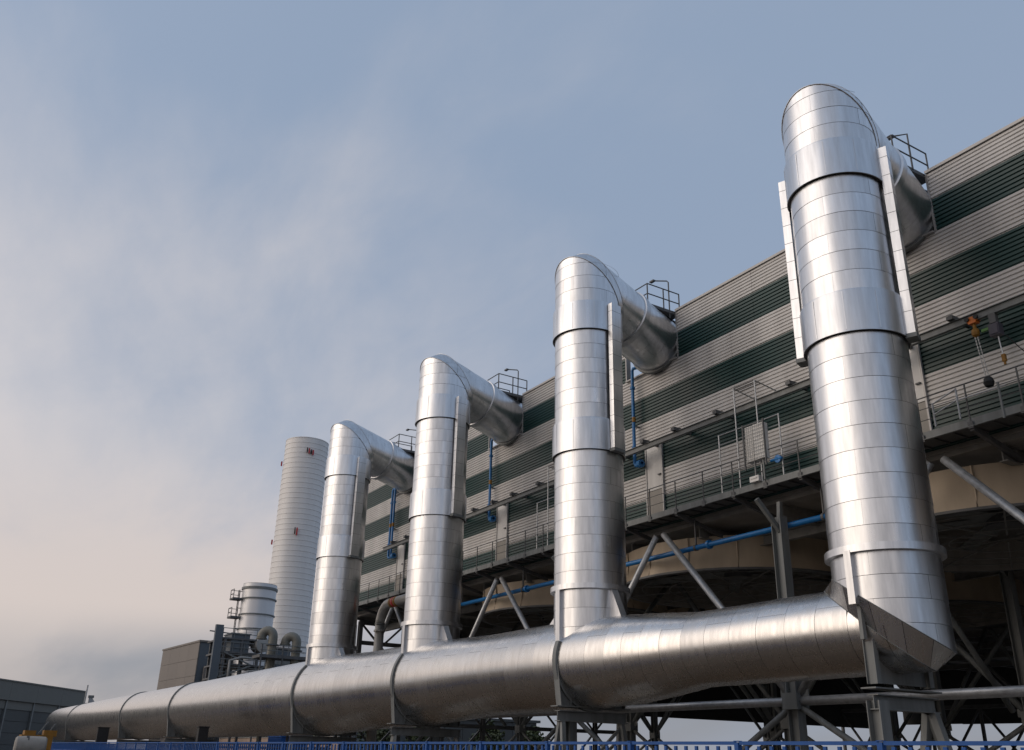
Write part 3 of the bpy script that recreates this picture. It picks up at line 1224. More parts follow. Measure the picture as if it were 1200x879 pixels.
# ------------------------------------------------------------------ blue drain pipes on the wall
for k in (1, 2, 3):
    X = RXS[k]
    where = {1: 'right behind the second riser', 2: 'behind the third riser', 3: 'behind the farthest riser'}[k]
    t = thing('blue_drain_pipe', 'blue drain pipe running down the striped wall, ' + where, 'pipe', (X - 2.65, 4.5, 13.4), 'blue drain pipes on the wall')
    y = WALL_Y - 0.30
    xs_ = [X - 2.66] if k != 3 else [X - 3.1, X - 2.72]
    for xx in xs_:
        MB().path([(xx + 0.55, WALL_Y + 0.5, 17.95), (xx + 0.3, y + 0.12, 17.95), (xx + 0.08, y, 17.93), (xx, y, 17.82), (xx, y, 13.5), (xx + 0.06, y, 13.38), (xx + 0.4, y + 0.1, 13.36)], 0.075, 10).build('pipe', BLUE, t, smooth=True)
        MB().lathe((xx + 0.02, y, 15.5), [(0.076, -0.12), (0.084, -0.11), (0.084, 0.11), (0.076, 0.12)], 12).build('yellow_band', YELLOW, t)
        for z in (14.2, 17.0):
            MB().lathe((xx, y, z), [(0.076, -0.05), (0.12, -0.05), (0.12, 0.05), (0.076, 0.05)], 12).build('flange', BLUE, t)
        MB().box((xx + 0.02, y + 0.14, 15.2), (0.08, 0.3, 0.06)).build('clip', STEEL, t)
    m = MB()
    m.lathe((X - 2.3, y, 13.4), [(0.08, -0.12), (0.17, -0.1), (0.17, 0.1), (0.08, 0.12)], 14, (1, 0, 0))
    m.build('valve', BLUE, t)
    m = MB()
    m.lathe((X - 2.2, WALL_Y + 0.1, 17.95), [(0.02, -0.04), (0.2, -0.04), (0.2, 0.04), (0.02, 0.04)], 16, (1, 0, 0))
    m.build('handwheel', BLUE, t)

# long blue pipe under the deck
t = thing('blue_supply_pipe', 'long bright blue pipe slung level beneath the fan deck', 'pipe', (-30, 4.5, 9.26))
MB().tube((-32.2, 4.5, 9.26), (-2.6, 4.5, 9.26), 0.10, 12).build('pipe', BLUE, t, smooth=True)
MB().path([(-32.2, 4.5, 9.26), (-32.35, 4.5, 9.14), (-32.4, 4.5, 8.6)], 0.10, 12).build('drop_leg', BLUE, t, smooth=True)
for x in [-30 + 6.16 * q for q in range(5)]:
    MB().bar((x, 4.5, 9.38), (x, 4.5, 10.4), 0.05, 0.05).build('hanger', STEEL_DK, t)
    MB().lathe((x, 4.5, 9.26), [(0.101, -0.05), (0.13, -0.05), (0.13, 0.05), (0.101, 0.05)], 12, (1, 0, 0)).build('clamp', STEEL_DK, t)
for x in (-23.5, -10.8):
    MB().lathe((x, 4.5, 9.26), [(0.101, -0.06), (0.17, -0.06), (0.17, 0.06), (0.101, 0.06)], 14, (1, 0, 0)).build('flange', BLUE, t)

# ------------------------------------------------------------------ platforms on top of the ducts
for k, X in enumerate(RXS):
    where = ['on the nearest duct by the wall top', 'on the second duct by the wall top', 'on the third duct by the wall top', 'on the farthest duct by the wall top'][k]
    t = thing('duct_platform', 'small dark railed platform with lamp post ' + where, 'platform', (X - 0.9, 4.0, 20.0), 'railed platforms on the duct tops')
    x0, x1 = X - 1.75, X + 0.05
    y0, y1 = 3.2, 5.0
    zf = 19.72
    MB().box(((x0 + x1) / 2, (y0 + y1) / 2, zf), (x1 - x0, y1 - y0, 0.14)).box(((x0 + x1) / 2, (y0 + y1) / 2, zf - 0.12), (x1 - x0 - 0.3, 0.1, 0.2)).build('deck', STEEL_DK, t)
    cor = [(x0, y1), (x0, y0), (x1, y0), (x1, y1)]
    for i in range(4):
        MB().tube((cor[i][0], cor[i][1], zf), (cor[i][0], cor[i][1], zf + 1.0), 0.03, 6).build('post', STEEL_DK, t)
    MB().tube((x1, (y0 + y1) / 2, zf), (x1, (y0 + y1) / 2, zf + 1.0), 0.03, 6).build('post', STEEL_DK, t)
    for i in range(3):
        for z in (1.0, 0.52):
            MB().tube(cor[i] + (zf + z,), cor[i + 1] + (zf + z,), 0.026, 6).build('rail', STEEL_DK, t)
    if k:
        lx = x1 - 0.03
        MB().path([(lx, 4.45, zf - 0.3), (lx, 4.45, zf + 1.45), (lx - 0.06, 4.42, zf + 1.53), (lx - 0.55, 4.1, zf + 1.66)], 0.03, 6).build('lamp_post', STEEL_DK, t)
        MB().box((lx - 0.6, 4.06, zf + 1.64), (0.26, 0.14, 0.07)).build('lamp_head', STEEL_DK, t)
    else:
        MB().path([(x1 - 0.05, 4.2, zf), (x1 - 0.05, 4.2, zf + 1.5), (x1 - 0.4, 4.0, zf + 1.55)], 0.03, 6).build('lamp_post', STEEL_DK, t)
        MB().box((x1 - 0.5, 3.95, zf + 1.53), (0.26, 0.14, 0.07)).build('lamp_head', STEEL_DK, t)

# ------------------------------------------------------------------ fan deck, fan rings, columns
deck = thing('fan_deck', 'dark underside of the raised fan deck behind the risers', 'deck', (-10, 30, 10.3))
MB().box(((WALL_X0 + WALL_X1) / 2, WALL_Y + 0.25 + 30, 10.42), (WALL_X1 - WALL_X0, 60, 0.22)).build('slab', SOFFIT, deck)
for x in [WALL_X0 + 0.4 + (WALL_X1 - WALL_X0 - 0.8) * q / 16 for q in range(17)]:
    MB().ibeam((x, WALL_Y + 0.4, 10.06), (x, WALL_Y + 60, 10.06), 0.25, 0.5, 0.03).build('cross_beam', DECKST, deck)
for y in [WALL_Y + 2.4 + 6.15 * q for q in range(9)]:
    MB().ibeam((WALL_X0 + 0.2, y, 9.72), (WALL_X1, y, 9.72), 0.25, 0.4, 0.03).build('edge_beam', DECKST, deck)

scr = thing('wind_screen', 'dark hanging windscreen at the far side under the fan deck', 'screen', (-10, 62, 4))
for a, b in steps(WALL_X0, WALL_X1, 6.2):
    zz = 5.45 + random.uniform(-0.1, 0.1)
    MB().box(((a + b) / 2, 63.0, (zz + 10.3) / 2), (b - a - 0.02, 0.06, 10.3 - zz)).build('screen_sheet', SCREEN, scr)
for a, b in steps(10, 62, 6.5):
    MB().box((WALL_X0 + 0.1, (a + b) / 2, 7.6), (0.06, b - a - 0.02, 5.4)).build('screen_sheet', SCREEN, scr)

BELL_X = [-2.35 - BAY * k for k in range(-1, 3)]


def bell_ring(x, y, label, detailed):
    t = thing('fan_ring', label, 'fan', (x, y, 8.3), 'fan inlet rings under the deck')
    Rb = 4.95
    nseg = 16 if detailed else 8
    for s in range(nseg):
        a0, a1 = 2 * pi * s / nseg, 2 * pi * (s + 1) / nseg
        m = MB()
        m.lathe((x, y, 0), [(Rb + 0.03, 9.95), (Rb - 0.02, 9.5), (Rb + 0.05, 9.05), (Rb + 0.14, 8.66)], 6, a0=a0 + 0.004, a1=a1 - 0.004)
        m.build('shell_panel', TAN, t, smooth=True)
        m = MB()
        a = a0
        m.bar((x + math.cos(a) * (Rb + 0.05), y + math.sin(a) * (Rb + 0.05), 8.7), (x + math.cos(a) * (Rb + 0.05), y + math.sin(a) * (Rb + 0.05), 9.95), 0.05, 0.07)
        m.build('rib', TAN, t)
    m = MB()
    m.lathe((x, y, 0), [(Rb + 0.10, 8.67), (Rb + 0.22, 8.66), (Rb + 0.22, 8.58), (Rb - 0.02, 8.57)], 48)
    m.build('rim', STEEL_DK, t, angle=30)
    m = MB()
    m.lathe((x, y, 0), [(Rb - 0.02, 8.57), (Rb - 0.06, 9.0), (Rb - 0.05, 9.95)], 48)
    m.build('throat', SOFFIT, t, smooth=True)
    m = MB()
    for q in range(12):
        an = 2 * pi * q / 12
        m.bar((x + 0.6 * math.cos(an), y + 0.6 * math.sin(an), 8.75), (x + (Rb - 0.05) * math.cos(an), y + (Rb - 0.05) * math.sin(an), 8.64), 0.05, 0.05)
    for rr in (1.8, 3.0, 4.2):
        m.path([(x + rr * math.cos(2 * pi * q / 32), y + rr * math.sin(2 * pi * q / 32), 8.66) for q in range(33)], 0.02, 4, caps=False)
    m.build('guard', DECKST, t)
    if detailed:
        for q in range(6):
            an = 2 * pi * q / 6 + 0.3
            rot = Matrix.Rotation(an, 3, 'Z') @ Matrix.Rotation(R_(18), 3, 'X')
            MB().box((x + 2.7 * math.cos(an), y + 2.7 * math.sin(an), 9.4), (4.4, 0.5, 0.06), rot).build('blade', STEEL, t)
        MB().lathe((x, y, 9.4), [(0.1, -0.3), (0.6, -0.25), (0.6, 0.25), (0.1, 0.3)], 20, cap0=True, cap1=True).build('hub', STEEL_DK, t)
    return t


for i, bx in enumerate(BELL_X):
    words = ['tan fan inlet ring under the deck right of the nearest riser, front row', 'tan fan inlet ring under the deck straight behind the nearest riser',
             'tan fan inlet ring under the deck between the nearest and second risers', 'tan fan inlet ring under the deck between the second and third risers',
             'tan fan inlet ring under the deck between the third and farthest risers'][i]
    bell_ring(bx, 9.85, words, True)
    if i < 4:
        bell_ring(bx, 22.2, ['shaded second row fan ring far right under the deck', 'shaded second row fan ring behind the nearest riser', 'shaded second row fan ring behind the second riser', 'shaded second row fan ring behind the third riser'][i], False)

ROWS = [4.05, 17.3, 29.6, 41.9]
COLX = [-6.9 - BAY * k for k in range(-2, 4)]


def column(x, y, label, rowi):
    t = thing('steel_column', label, 'column', (x, y, 0), 'braced steel columns under the fan deck' if rowi == 0 else 'columns deeper under the fan deck')
    m = MB()
    m.ibeam((x, y, 0), (x, y, 9.5), 0.36, 0.42, 0.03, (1, 0, 0))
    m.build('shaft', STEEL, t)
    m = MB()
    m.box((x, y, 3.5), (0.6, 0.56, 0.5))
    m.box((x - 0.42, y, 3.7), (0.3, 0.04, 0.3)).box((x + 0.42, y, 3.7), (0.3, 0.04, 0.3))
    m.build('node_plate', STEEL, t)
    for s in (-1, 1):
        MB().tube((x + s * 0.25, y, 3.75), (x + s * 5.95, y, 9.95), 0.125, 12).build('diagonal_brace', GALV if rowi == 0 else STEEL, t, smooth=True)
    if rowi == 0:
        MB().tube((x + 0.3, y, 3.5), (x + BAY - 0.3, y, 3.5), 0.14, 12).build('tie_tube', GALV if rowi == 0 else STEEL, t, smooth=True)
    for s in (-1, 1):
        MB().tube((x + s * 0.25, y, 3.3), (x + s * 5.9, y, 0.1), 0.10, 10).build('lower_brace', STEEL, t, smooth=True)
    if rowi < 3:
        MB().tube((x, y + 0.25, 3.7), (x, y + 5.9, 9.6), 0.11, 10).build('cross_brace', STEEL, t, smooth=True)
        MB().tube((x, y + 12.0, 3.7), (x, y + 6.4, 9.6), 0.11, 10).build('cross_brace', STEEL, t, smooth=True)
    # short head struts
    for s in (-1, 1):
        MB().bar((x, y, 9.0), (x + s * 0.1, y - s * 0.0 - 0.9 * (s < 0), 10.0), 0.14, 0.14).build('head_strut', STEEL, t)
    MB().box((x, y, 0.12), (1.3, 1.3, 0.24)).build('footing', CONC, t)
    return t


names = ['far right beyond the nearest riser', 'right of the nearest riser', 'between the nearest and second risers', 'between the second and third risers',
         'between the third and farthest risers', 'left of the farthest riser']
for ri, y in enumerate(ROWS):
    for i, x in enumerate(COLX):
        if ri == 0:
            column(x, y, 'grey braced steel column in the front row, ' + names[i], 0)
        else:
            column(x, y, 'dark braced steel column deep under the fan deck, %s row back' % ['', 'second', 'third', 'last'][ri], ri)
# slender lattice supports deep inside, seen against the sky
t = thing('service_frame', 'dark lattice service frame low down at the back under the deck', 'frame', (-10, 52, 0))
for x in [-46 + 4.6 * q for q in range(16)]:
    MB().bar((x, 54, 0), (x, 54, 6.4), 0.22, 0.22).build('post', STEEL_DK, t)
    MB().bar((x, 54, 0.2), (x + 4.6, 54, 6.2), 0.16, 0.16).build('diagonal', STEEL_DK, t)
    MB().bar((x + 4.6, 54, 0.2), (x, 54, 6.2), 0.16, 0.16).build('diagonal', STEEL_DK, t)
MB().bar((-46, 54, 6.3), (28, 54, 6.3), 0.3, 0.3).build('top_beam', STEEL_DK, t)

# grey pipe bend under the deck
t = thing('grey_pipe_bend', 'grey pipe with a yellow and red band bending under the walkway beside the third riser', 'pipe', (-37.95, 3.3, 0))
pts = [(-37.95, 3.3, 0), (-37.95, 3.3, 8.85)]
for a in range(0, 91, 15):
    pts.append((-37.95 + 1.15 * (1 - math.cos(R_(a))), 3.3, 8.85 + 1.15 * math.sin(R_(a))))
pts.append((-30.5, 3.3, 10.0))
MB().path(pts, 0.28, 16).build('pipe', PIPEGREY, t, smooth=True)
MB().tube((-36.45, 3.3, 10.0), (-36.15, 3.3, 10.0), 0.292, 16).build('yellow_band', YELLOW, t, smooth=True)
MB().tube((-36.15, 3.3, 10.0), (-35.85, 3.3, 10.0), 0.294, 16).build('red_band', RED, t, smooth=True)
MB().tube((-35.85, 3.3, 10.0), (-35.55, 3.3, 10.0), 0.292, 16).build('yellow_band', YELLOW, t, smooth=True)
MB().lathe((-37.95, 3.3, 8.5), [(0.28, -0.05), (0.35, -0.05), (0.35, 0.05), (0.28, 0.05)], 18).build('flange', PIPEGREY, t)
MB().lathe((-37.95, 3.3, 8.9), [(0.28, -0.03), (0.31, -0.03), (0.31, 0.03), (0.28, 0.03)], 18).build('weld_band', STEEL, t)

# ------------------------------------------------------------------ far plant: chimney, small stack, buildings
t = thing('chimney', 'tall pale banded chimney with red aviation lamps behind the farthest riser', 'chimney', (-127.6, 27.6, 0))
cx, cy, H, Rc = -127.6, 27.6, 49.2, 3.5
for i, (a, b) in enumerate(steps(2.0, H, 0.84)):
    m = MB()
    m.lathe((cx, cy, 0), [(Rc - 0.03, a), (Rc + 0.025, a + 0.02), (Rc, a + 0.2), (Rc - 0.01, b)], 48)
    m.build('shell_band', STACK, t, angle=30)
m = MB()
m.lathe((cx, cy, 0), [(Rc + 0.02, H), (Rc + 0.02, H + 0.12), (Rc - 0.3, H + 0.12), (Rc - 0.3, H - 6)], 48)
m.build('rim', STACK, t, angle=30)
MB().lathe((cx, cy, 0), [(Rc + 0.5, 0), (Rc + 0.5, 2.0), (Rc, 2.02)], 48).build('base', CONC, t)
for (ang, z, hh) in ((-12, 46.9, 1.2), (-2, 46.7, 1.2), (-20, 33.6, 1.7), (-108, 45.4, 1.1), (-108, 32.4, 1.1)):
    an = R_(ang)
    rot = Matrix.Rotation(an, 3, 'Z')
    p = (cx + math.cos(an) * (Rc + 0.25), cy + math.sin(an) * (Rc + 0.25), z)
    lamp = MB().box(p, (0.2, 0.2, hh * 0.7), rot).build('aviation_lamp', RED, t)
    p2 = (cx + math.cos(an) * (Rc + 0.27) + math.sin(an) * 0.32, cy + math.sin(an) * (Rc + 0.27) - math.cos(an) * 0.32, z + 0.1)
    MB().box(p2, (0.24, 0.16, hh * 0.6), rot).build('lamp_bracket', BLACK, lamp)

sx, sy = -105.3, 16.0
t = thing('small_stack', 'short silver stack with dark hoops, ladder and side platforms', 'chimney', (sx, sy, 0))
Rs = 2.15
for a, b in steps(5.0, 21.6, 2.0):
    m = MB()
    m.lathe((sx, sy, 0), [(Rs, a), (Rs, b - 0.03)], 40)
    m.build('shell_band', STACK2, t, smooth=True)
for z in (21.0, 19.7, 17.7, 15.9, 14.2, 12.4):
    m = MB()
    hh = 0.16 if z < 21 else 0.3
    m.lathe((sx, sy, 0), [(Rs, z - hh / 2), (Rs + 0.14, z - hh / 2), (Rs + 0.14, z + hh / 2), (Rs, z + hh / 2)], 40)
    m.build('hoop', STEEL, t, angle=30)
MB().lathe((sx, sy, 0), [(Rs, 21.6), (Rs - 0.15, 21.62), (Rs - 0.2, 19)], 40).build('rim', STACK2, t)
lx, ly = sx - 0.45, sy - Rs - 0.35
m = MB()
for dx in (-0.25, 0.25):
    m.bar((lx + dx, ly, 10), (lx + dx, ly, 20.8), 0.08, 0.08)
for q in range(26):
    m.bar((lx - 0.25, ly, 10.2 + q * 0.4), (lx + 0.25, ly, 10.2 + q * 0.4), 0.05, 0.05)
for z in (16.0, 18.5, 20.6):
    m.bar((lx, ly, z), (lx + 0.3, ly + 0.6, z), 0.08, 0.08)
m.build('ladder', STEEL_DK, t)
for z in (19.6, 17.3, 13.9):
    m = MB()
    m.box((lx, ly - 0.25, z), (1.6, 1.3, 0.22))
    pl = m.build('side_platform', STEEL_DK, t)
    m = MB()
    for dx, dy in ((-0.7, -0.85), (0.7, -0.85), (-0.7, 0.3)):
        m.bar((lx + dx, ly + dy, z), (lx + dx, ly + dy, z + 1.15), 0.07, 0.07)
    for dz in (0.6, 1.15):
        m.bar((lx - 0.7, ly - 0.85, z + dz), (lx + 0.7, ly - 0.85, z + dz), 0.06, 0.06)
        m.bar((lx - 0.7, ly - 0.85, z + dz), (lx - 0.7, ly + 0.3, z + dz), 0.06, 0.06)
    m.build('railing', STEEL_DK, pl)
MB().bar((lx, ly - 0.1, 15.3), (lx - 0.5, ly - 2.9, 15.5), 0.12, 0.14).build('davit_arm', STEEL_DK, t)

t = thing('process_frame', 'dark steel process frame with stairs, pipes and railings below the small stack', 'structure', (-96, 12, 0))
fx, f0, f1 = -93.6, 8.2, 19.0
MB().box((fx - 0.1, 8.45, 7.4), (0.5, 0.85, 14.8)).build('corner_tower', GREYBLUE, t)
for y in (9.3, 11.2, 13.1, 15.0, 17.0, 19.0):
    for x in (fx, fx - 6):
        MB().bar((x, y, 0), (x, y, 13.4 if y < 12 else 12.0), 0.24, 0.24).build('post', STEEL_DK, t)
for z, ya, yb in ((13.4, 8.9, 14), (11.9, 8.9, 19.2), (10.6, 8.9, 19.2), (9.2, 8.9, 19.2), (7.8, 8.9, 19.2)):
    MB().box((fx - 3, (ya + yb) / 2, z), (6.3, yb - ya, 0.18)).build('floor', STEEL_DK, t)
    for x in (fx + 0.1,):
        for dz in (0.55, 1.1):
            MB().bar((x, ya, z + dz), (x, yb, z + dz), 0.07, 0.07).build('rail', STEEL, t)
        for q in range(int((yb - ya) / 1.3) + 1):
            MB().bar((x, ya + 1.3 * q, z), (x, ya + 1.3 * q, z + 1.1), 0.07, 0.07).build('rail_post', STEEL, t)
for i, (ya, yb, za, zb) in enumerate(((9, 12.5, 9.2, 10.6), (12.5, 9.2, 10.6, 11.9), (9.2, 12, 7.8, 9.2), (12, 16, 9.2, 11.9), (13, 17, 7.8, 9.2))):
    MB().bar((fx + 0.25, ya, za), (fx + 0.25, yb, zb), 0.14, 0.16).build('stair_stringer', STEEL, t)
MB().box((fx - 1.5, 11.0, 12.9), (3, 2.1, 2.1)).box((fx - 1.5, 11.0, 14.0), (3.2, 2.3, 0.12)).build('cabinet', GREYBLUE, t)
MB().lathe((fx - 0.6, 13.4, 12.95), [(0.1, -0.6), (0.85, -0.5), (0.85, 0.9), (0.1, 1.0)], 20, (1, 0.2, 0), cap0=True, cap1=True).build('vessel', PIPEGREY, t, angle=40)
MB().path([(fx + 0.3, 10, 8), (fx + 0.3, 10, 11), (fx + 0.3, 11.2, 11.4), (fx + 0.3, 13, 11.4)], 0.16, 10).build('process_pipe', PIPEGREY, t, smooth=True)
MB().path([(fx + 0.3, 12.2, 7), (fx + 0.3, 12.2, 10), (fx + 0.3, 14.5, 10.2)], 0.13, 10).build('process_pipe', PIPEGREY, t, smooth=True)
MB().box((fx + 0.2, 16.6, 11.35), (0.5, 4.4, 0.9)).build('cable_tray', STEEL, t)

for i, (x, y, ztop) in enumerate(((-85.4, 12.1, 14.3), (-84.6, 14.5, 13.8))):
    t = thing('gooseneck_vent', 'fat olive grey gooseneck vent, ' + ('left one of the pair, below the tall chimney' if i == 0 else 'right one of the pair, beside the farthest riser'), 'vent', (x, y, 0), 'gooseneck vents')
    pts = [(x, y, 0), (x, y, ztop - 1.3)]
    dirv = Vector((-0.55, -0.83, 0)).normalized()
    for a in range(0, 181, 20):
        q = Vector((x, y, ztop - 1.25)) + dirv * (0.62 * (1 - math.cos(R_(a)))) + Vector((0, 0, 0.62 * math.sin(R_(a))))
        pts.append(tuple(q))
    pts.append(tuple(Vector(pts[-1]) + Vector((0, 0, -0.25))))
    MB().path(pts, 0.49, 18).build('pipe', VENT, t, smooth=True)
    MB().lathe((x, y, ztop - 2.1), [(0.49, -0.06), (0.68, -0.06), (0.68, 0.06), (0.49, 0.06)], 20).build('flange', STEEL_DK, t)
    MB().lathe(pts[-1], [(0.5, -0.02), (0.57, -0.02), (0.57, 0.1), (0.5, 0.1)], 20).build('lip', VENT, t)
t = thing('vent_platform', 'dark railed steel platform around the gooseneck vents', 'platform', (-85, 13.5, 0))
MB().box((-85.2, 14.5, 10.9), (2.6, 8.2, 0.3)).build('deck', STEEL_DK, t)
for y in (10.6, 12.9, 15.6, 18.3):
    MB().bar((-84.0, y, 0), (-84.0, y, 12.1), 0.14, 0.14).build('post', STEEL_DK, t)
for z in (11.5, 12.1):
    MB().bar((-84.0, 10.4, z), (-84.0, 18.5, z), 0.07, 0.07).build('rail', STEEL, t)

# grey box building


def prism(m, base, z0, z1):
    n = len(base)
    a = m.add([(x, y, z0) for x, y in base])
    b = m.add([(x, y, z1) for x, y in base])
    for i in range(n):
        j = (i + 1) % n
        m.f.append((a[i], a[j], b[j], b[i]))
    m.f.append(tuple(b))
    m.f.append(tuple(reversed(a)))
    return m


t = thing('grey_box_building', 'plain grey box building with brown grey front and blue grey side', 'building', (-112, 10, 0))
Apt, Bpt, Cpt = Vector((-122.4, 8.9, 0)), Vector((-106.8, 9.85, 0)), Vector((-108.2, 22, 0))
prism(MB(), [(Apt.x, Apt.y), (Bpt.x, Bpt.y), (Cpt.x, Cpt.y), (-123.5, 21.5)], 0, 14.1).build('walls', GREYBLUE, t)
fd = (Bpt - Apt)
fl = fd.length
fd.normalize()
fn = Vector((fd.y, -fd.x, 0))
for i in range(4):
    for j in range(7):
        m = MB()
        c = Apt + fd * (fl * (i + 0.5) / 4) + fn * 0.08
        ang = math.atan2(fd.y, fd.x)
        m.box((c.x, c.y, 1 + 2 * j + 0.1), (fl / 4 - 0.03, 0.1, 1.97), Matrix.Rotation(ang, 3, 'Z'))
        m.build('wall_panel', GREYBOX, t)
m = MB()
prism(m, [(Apt.x - .2, Apt.y - .2), (Bpt.x + .2, Bpt.y - .2), (Cpt.x + .2, Cpt.y + .2), (-123.7, 21.7)], 14.12, 14.35)
m.build('roof_edge', GREYBOX, t)
MB().box((Bpt.x + 0.25, 11.4, 5.6), (0.3, 1.6, 11.2)).build('side_bay', GREYBOX, t)

# shed at far left
t = thing('grey_shed', 'wide grey industrial shed with deep fascia at the left edge', 'building', (-165, 0, 0))
a = Vector((-150.0, -8.4, 0))
b = Vector((-173.5, 7.27, 0))
a = b + (a - b) * 1.75
d = (b - a).normalized()
nrm = Vector((-d.y, d.x, 0))
if nrm.x > 0:
    nrm = -nrm
ang = math.atan2(d.y, d.x)
Ls = (b - a).length
rotz = Matrix.Rotation(ang, 3, 'Z')
c = (a + b) / 2 + nrm * 17
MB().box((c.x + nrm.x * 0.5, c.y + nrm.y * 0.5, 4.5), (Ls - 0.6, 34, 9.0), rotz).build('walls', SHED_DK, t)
MB().box((c.x, c.y, 10.85), (Ls + 0.5, 34.5, 0.2), rotz).build('roof', SHED, t)
for i in range(6):
    cc = a + d * (Ls * (i + 0.5) / 6) + nrm * 0.05
    MB().box((cc.x, cc.y, 9.4), (Ls / 6 - 0.03, 0.35, 2.7), rotz).build('fascia_panel', SHED, t)
    MB().box((cc.x + nrm.x * 0.3, cc.y + nrm.y * 0.3, 7.4), (Ls / 6 - 0.15, 0.3, 1.2), rotz).build('door_header', SHED, t)
    for q in range(4):
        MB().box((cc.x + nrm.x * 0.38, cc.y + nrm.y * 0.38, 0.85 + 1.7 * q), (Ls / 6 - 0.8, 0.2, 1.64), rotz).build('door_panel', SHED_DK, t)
for i in range(7):
    cc = a + d * (Ls * i / 6) + nrm * 0.25
    MB().box((cc.x, cc.y, 4.6), (0.38, 0.38, 9.2), rotz).build('column', STEEL, t)
cc = b + nrm * 17
MB().box((cc.x, cc.y, 9.4), (0.3, 34.3, 2.7), rotz).build('fascia_panel', SHED, t)

t = thing('leaning_post', 'pale leaning steel post at the left edge before the shed', 'post', (-60, -16.3, 0))
MB().bar((-70.2, -14.3, 0), (-70.4, -14.05, 4.1), 0.45, 0.3).build('shaft', GALV, t)
MB().box((-70.2, -14.3, 0.1), (0.9, 0.9, 0.2)).build('base', CONC, t)

for i, (x, y, z, dx) in enumerate(((-153.7, 4.6, 10.9, 0.15),)):
    t = thing('thin_mast', 'thin pale mast rising behind the far end of the main duct', 'mast', (x, y, 0))
    MB().tube((x, y - 0.2, 0), (x, y + 0.02, z), 0.18, 8, 0.12).build('shaft', GALV, t)
    MB().box((x, y - 0.2, 0.15), (0.6, 0.6, 0.3)).build('base', CONC, t)
t = thing('crane_arm', 'folded pale loading arm beside the thin mast', 'crane', (-153.6, 5.3, 0))
MB().bar((-153.6, 5.4, 0), (-153.6, 5.35, 9.1), 0.45, 0.45).build('mast', GALV, t)
MB().bar((-153.6, 5.35, 9.0), (-153.4, 6.8, 7.0), 0.36, 0.4).build('boom', GALV, t)
MB().box((-153.6, 5.4, 9.15), (0.6, 0.8, 0.4)).build('knuckle', STEEL, t)

# tanker and yellow machine behind the fence at the left
t = thing('white_tank', 'small white tank wagon with a black strap behind the blue fence', 'tank', (-45, -13.6, 0))
m = MB()
m.lathe((-45.1, -14.45, 1.62), [(0.02, 0), (0.42, 0.02), (0.5, 0.1), (0.52, 0.5), (0.52, 1.2), (0.5, 1.5), (0.42, 1.58), (0.02, 1.6)], 20, (0.03, 1, 0))
m.build('vessel', CONC, t, angle=40)
MB().box((-45.1, -13.6, 0.85), (0.9, 1.5, 0.35)).build('chassis', STEEL_DK, t)
MB().lathe((-45.1, -13.85, 1.62), [(0.53, -0.07), (0.535, 0.07)], 20, (0.03, 1, 0)).build('strap', BLACK, t)
for y in (-14.2, -13.1):
    for x in (-45.5, -44.7):
        MB().lathe((x, y, 0.36), [(0.1, -0.12), (0.36, -0.12), (0.36, 0.12), (0.1, 0.12)], 18, (1, 0, 0), cap0=True, cap1=True).build('wheel', BLACK, t)

t = thing('yellow_machine', 'yellow wheeled machine behind the white tank at the left', 'machine', (-50, -13, 0))
MB().box((-50.1, -12.9, 1.5), (1.4, 1.7, 1.5)).box((-50.1, -12.2, 2.35), (0.9, 0.7, 0.35)).build('body', YELLOW, t)
MB().box((-50.1, -13.3, 2.35), (1.1, 0.6, 0.28)).build('engine_cover', YELLOW, t)
MB().bar((-49.9, -12.9, 2.2), (-49.9, -12.4, 3.0), 0.07, 0.07).bar((-49.9, -12.4, 2.2), (-49.9, -12.0, 2.9), 0.06, 0.06).build('grab_rail', STEEL, t)
for y in (-13.5, -12.4):
    for x in (-50.8, -49.4):
        MB().lathe((x, y, 0.5), [(0.1, -0.16), (0.5, -0.16), (0.5, 0.16), (0.1, 0.16)], 20, (1, 0, 0), cap0=True, cap1=True).build('wheel', BLACK, t)

# dark hoppers / small posts in front of the main duct at the far end
for i, (x, y, z, w) in enumerate(((-86.0, -3.2, 3.4, 1.0), (-50.0, -3.2, 3.0, 0.62))):
    t = thing('dark_cabinet', ['black cabinet on legs before the far end of the main duct', 'black cabinet on legs before the middle of the main duct'][i], 'cabinet', (x, y, 0), 'black cabinets before the main duct')
    MB().box((x, y, z - 0.75), (0.5, w, 1.5)).build('housing', BLACK, t)
    MB().box((x, y, z + 0.03), (0.62, w + 0.12, 0.06)).build('lid', BLACK, t)
    for dy in (-w / 2 + 0.08, w / 2 - 0.08):
        MB().bar((x, y + dy, 0), (x, y + dy, z - 1.5), 0.1, 0.1).build('leg', STEEL_DK, t)

# low concrete pipe rack wall behind the duct far side
t = thing('pipe_rack', 'low dark pipe rack running behind the main duct', 'pipe rack', (-60, 3.5, 0))
for x in [-88 + 6.0 * q for q in range(8)]:
    MB().bar((x, 3.2, 0), (x, 3.2, 2.9), 0.16, 0.16).build('post', STEEL_DK, t)
for z in (1.5, 1.9, 2.2):
    MB().tube((-90, 3.2, z), (-44, 3.2, z), 0.08, 8).build('pipe', STEEL_DK, t, smooth=True)
t = thing('blue_container', 'blue container box behind the main duct, seen under its belly', 'container', (-69, 8.6, 0))
MB().box((-68.9, 9.2, 1.42), (3.4, 2.4, 2.8)).build('body', FENCE, t)
for x in [-70.5 + 0.32 * q for q in range(11)]:
    MB().box((x, 7.97, 1.42), (0.14, 0.06, 2.6)).build('corrugation', FENCE, t)
MB().box((-68.9, 9.2, 2.86), (3.5, 2.5, 0.1)).build('roof', FENCE, t)
t = thing('boundary_wall', 'low salmon rendered wall far behind the main duct', 'wall', (-70, 12, 0))
SALMON = mat_simple("salmon_render", (0.52, 0.38, 0.29), 0.8, 0, 0.1, 0.6)
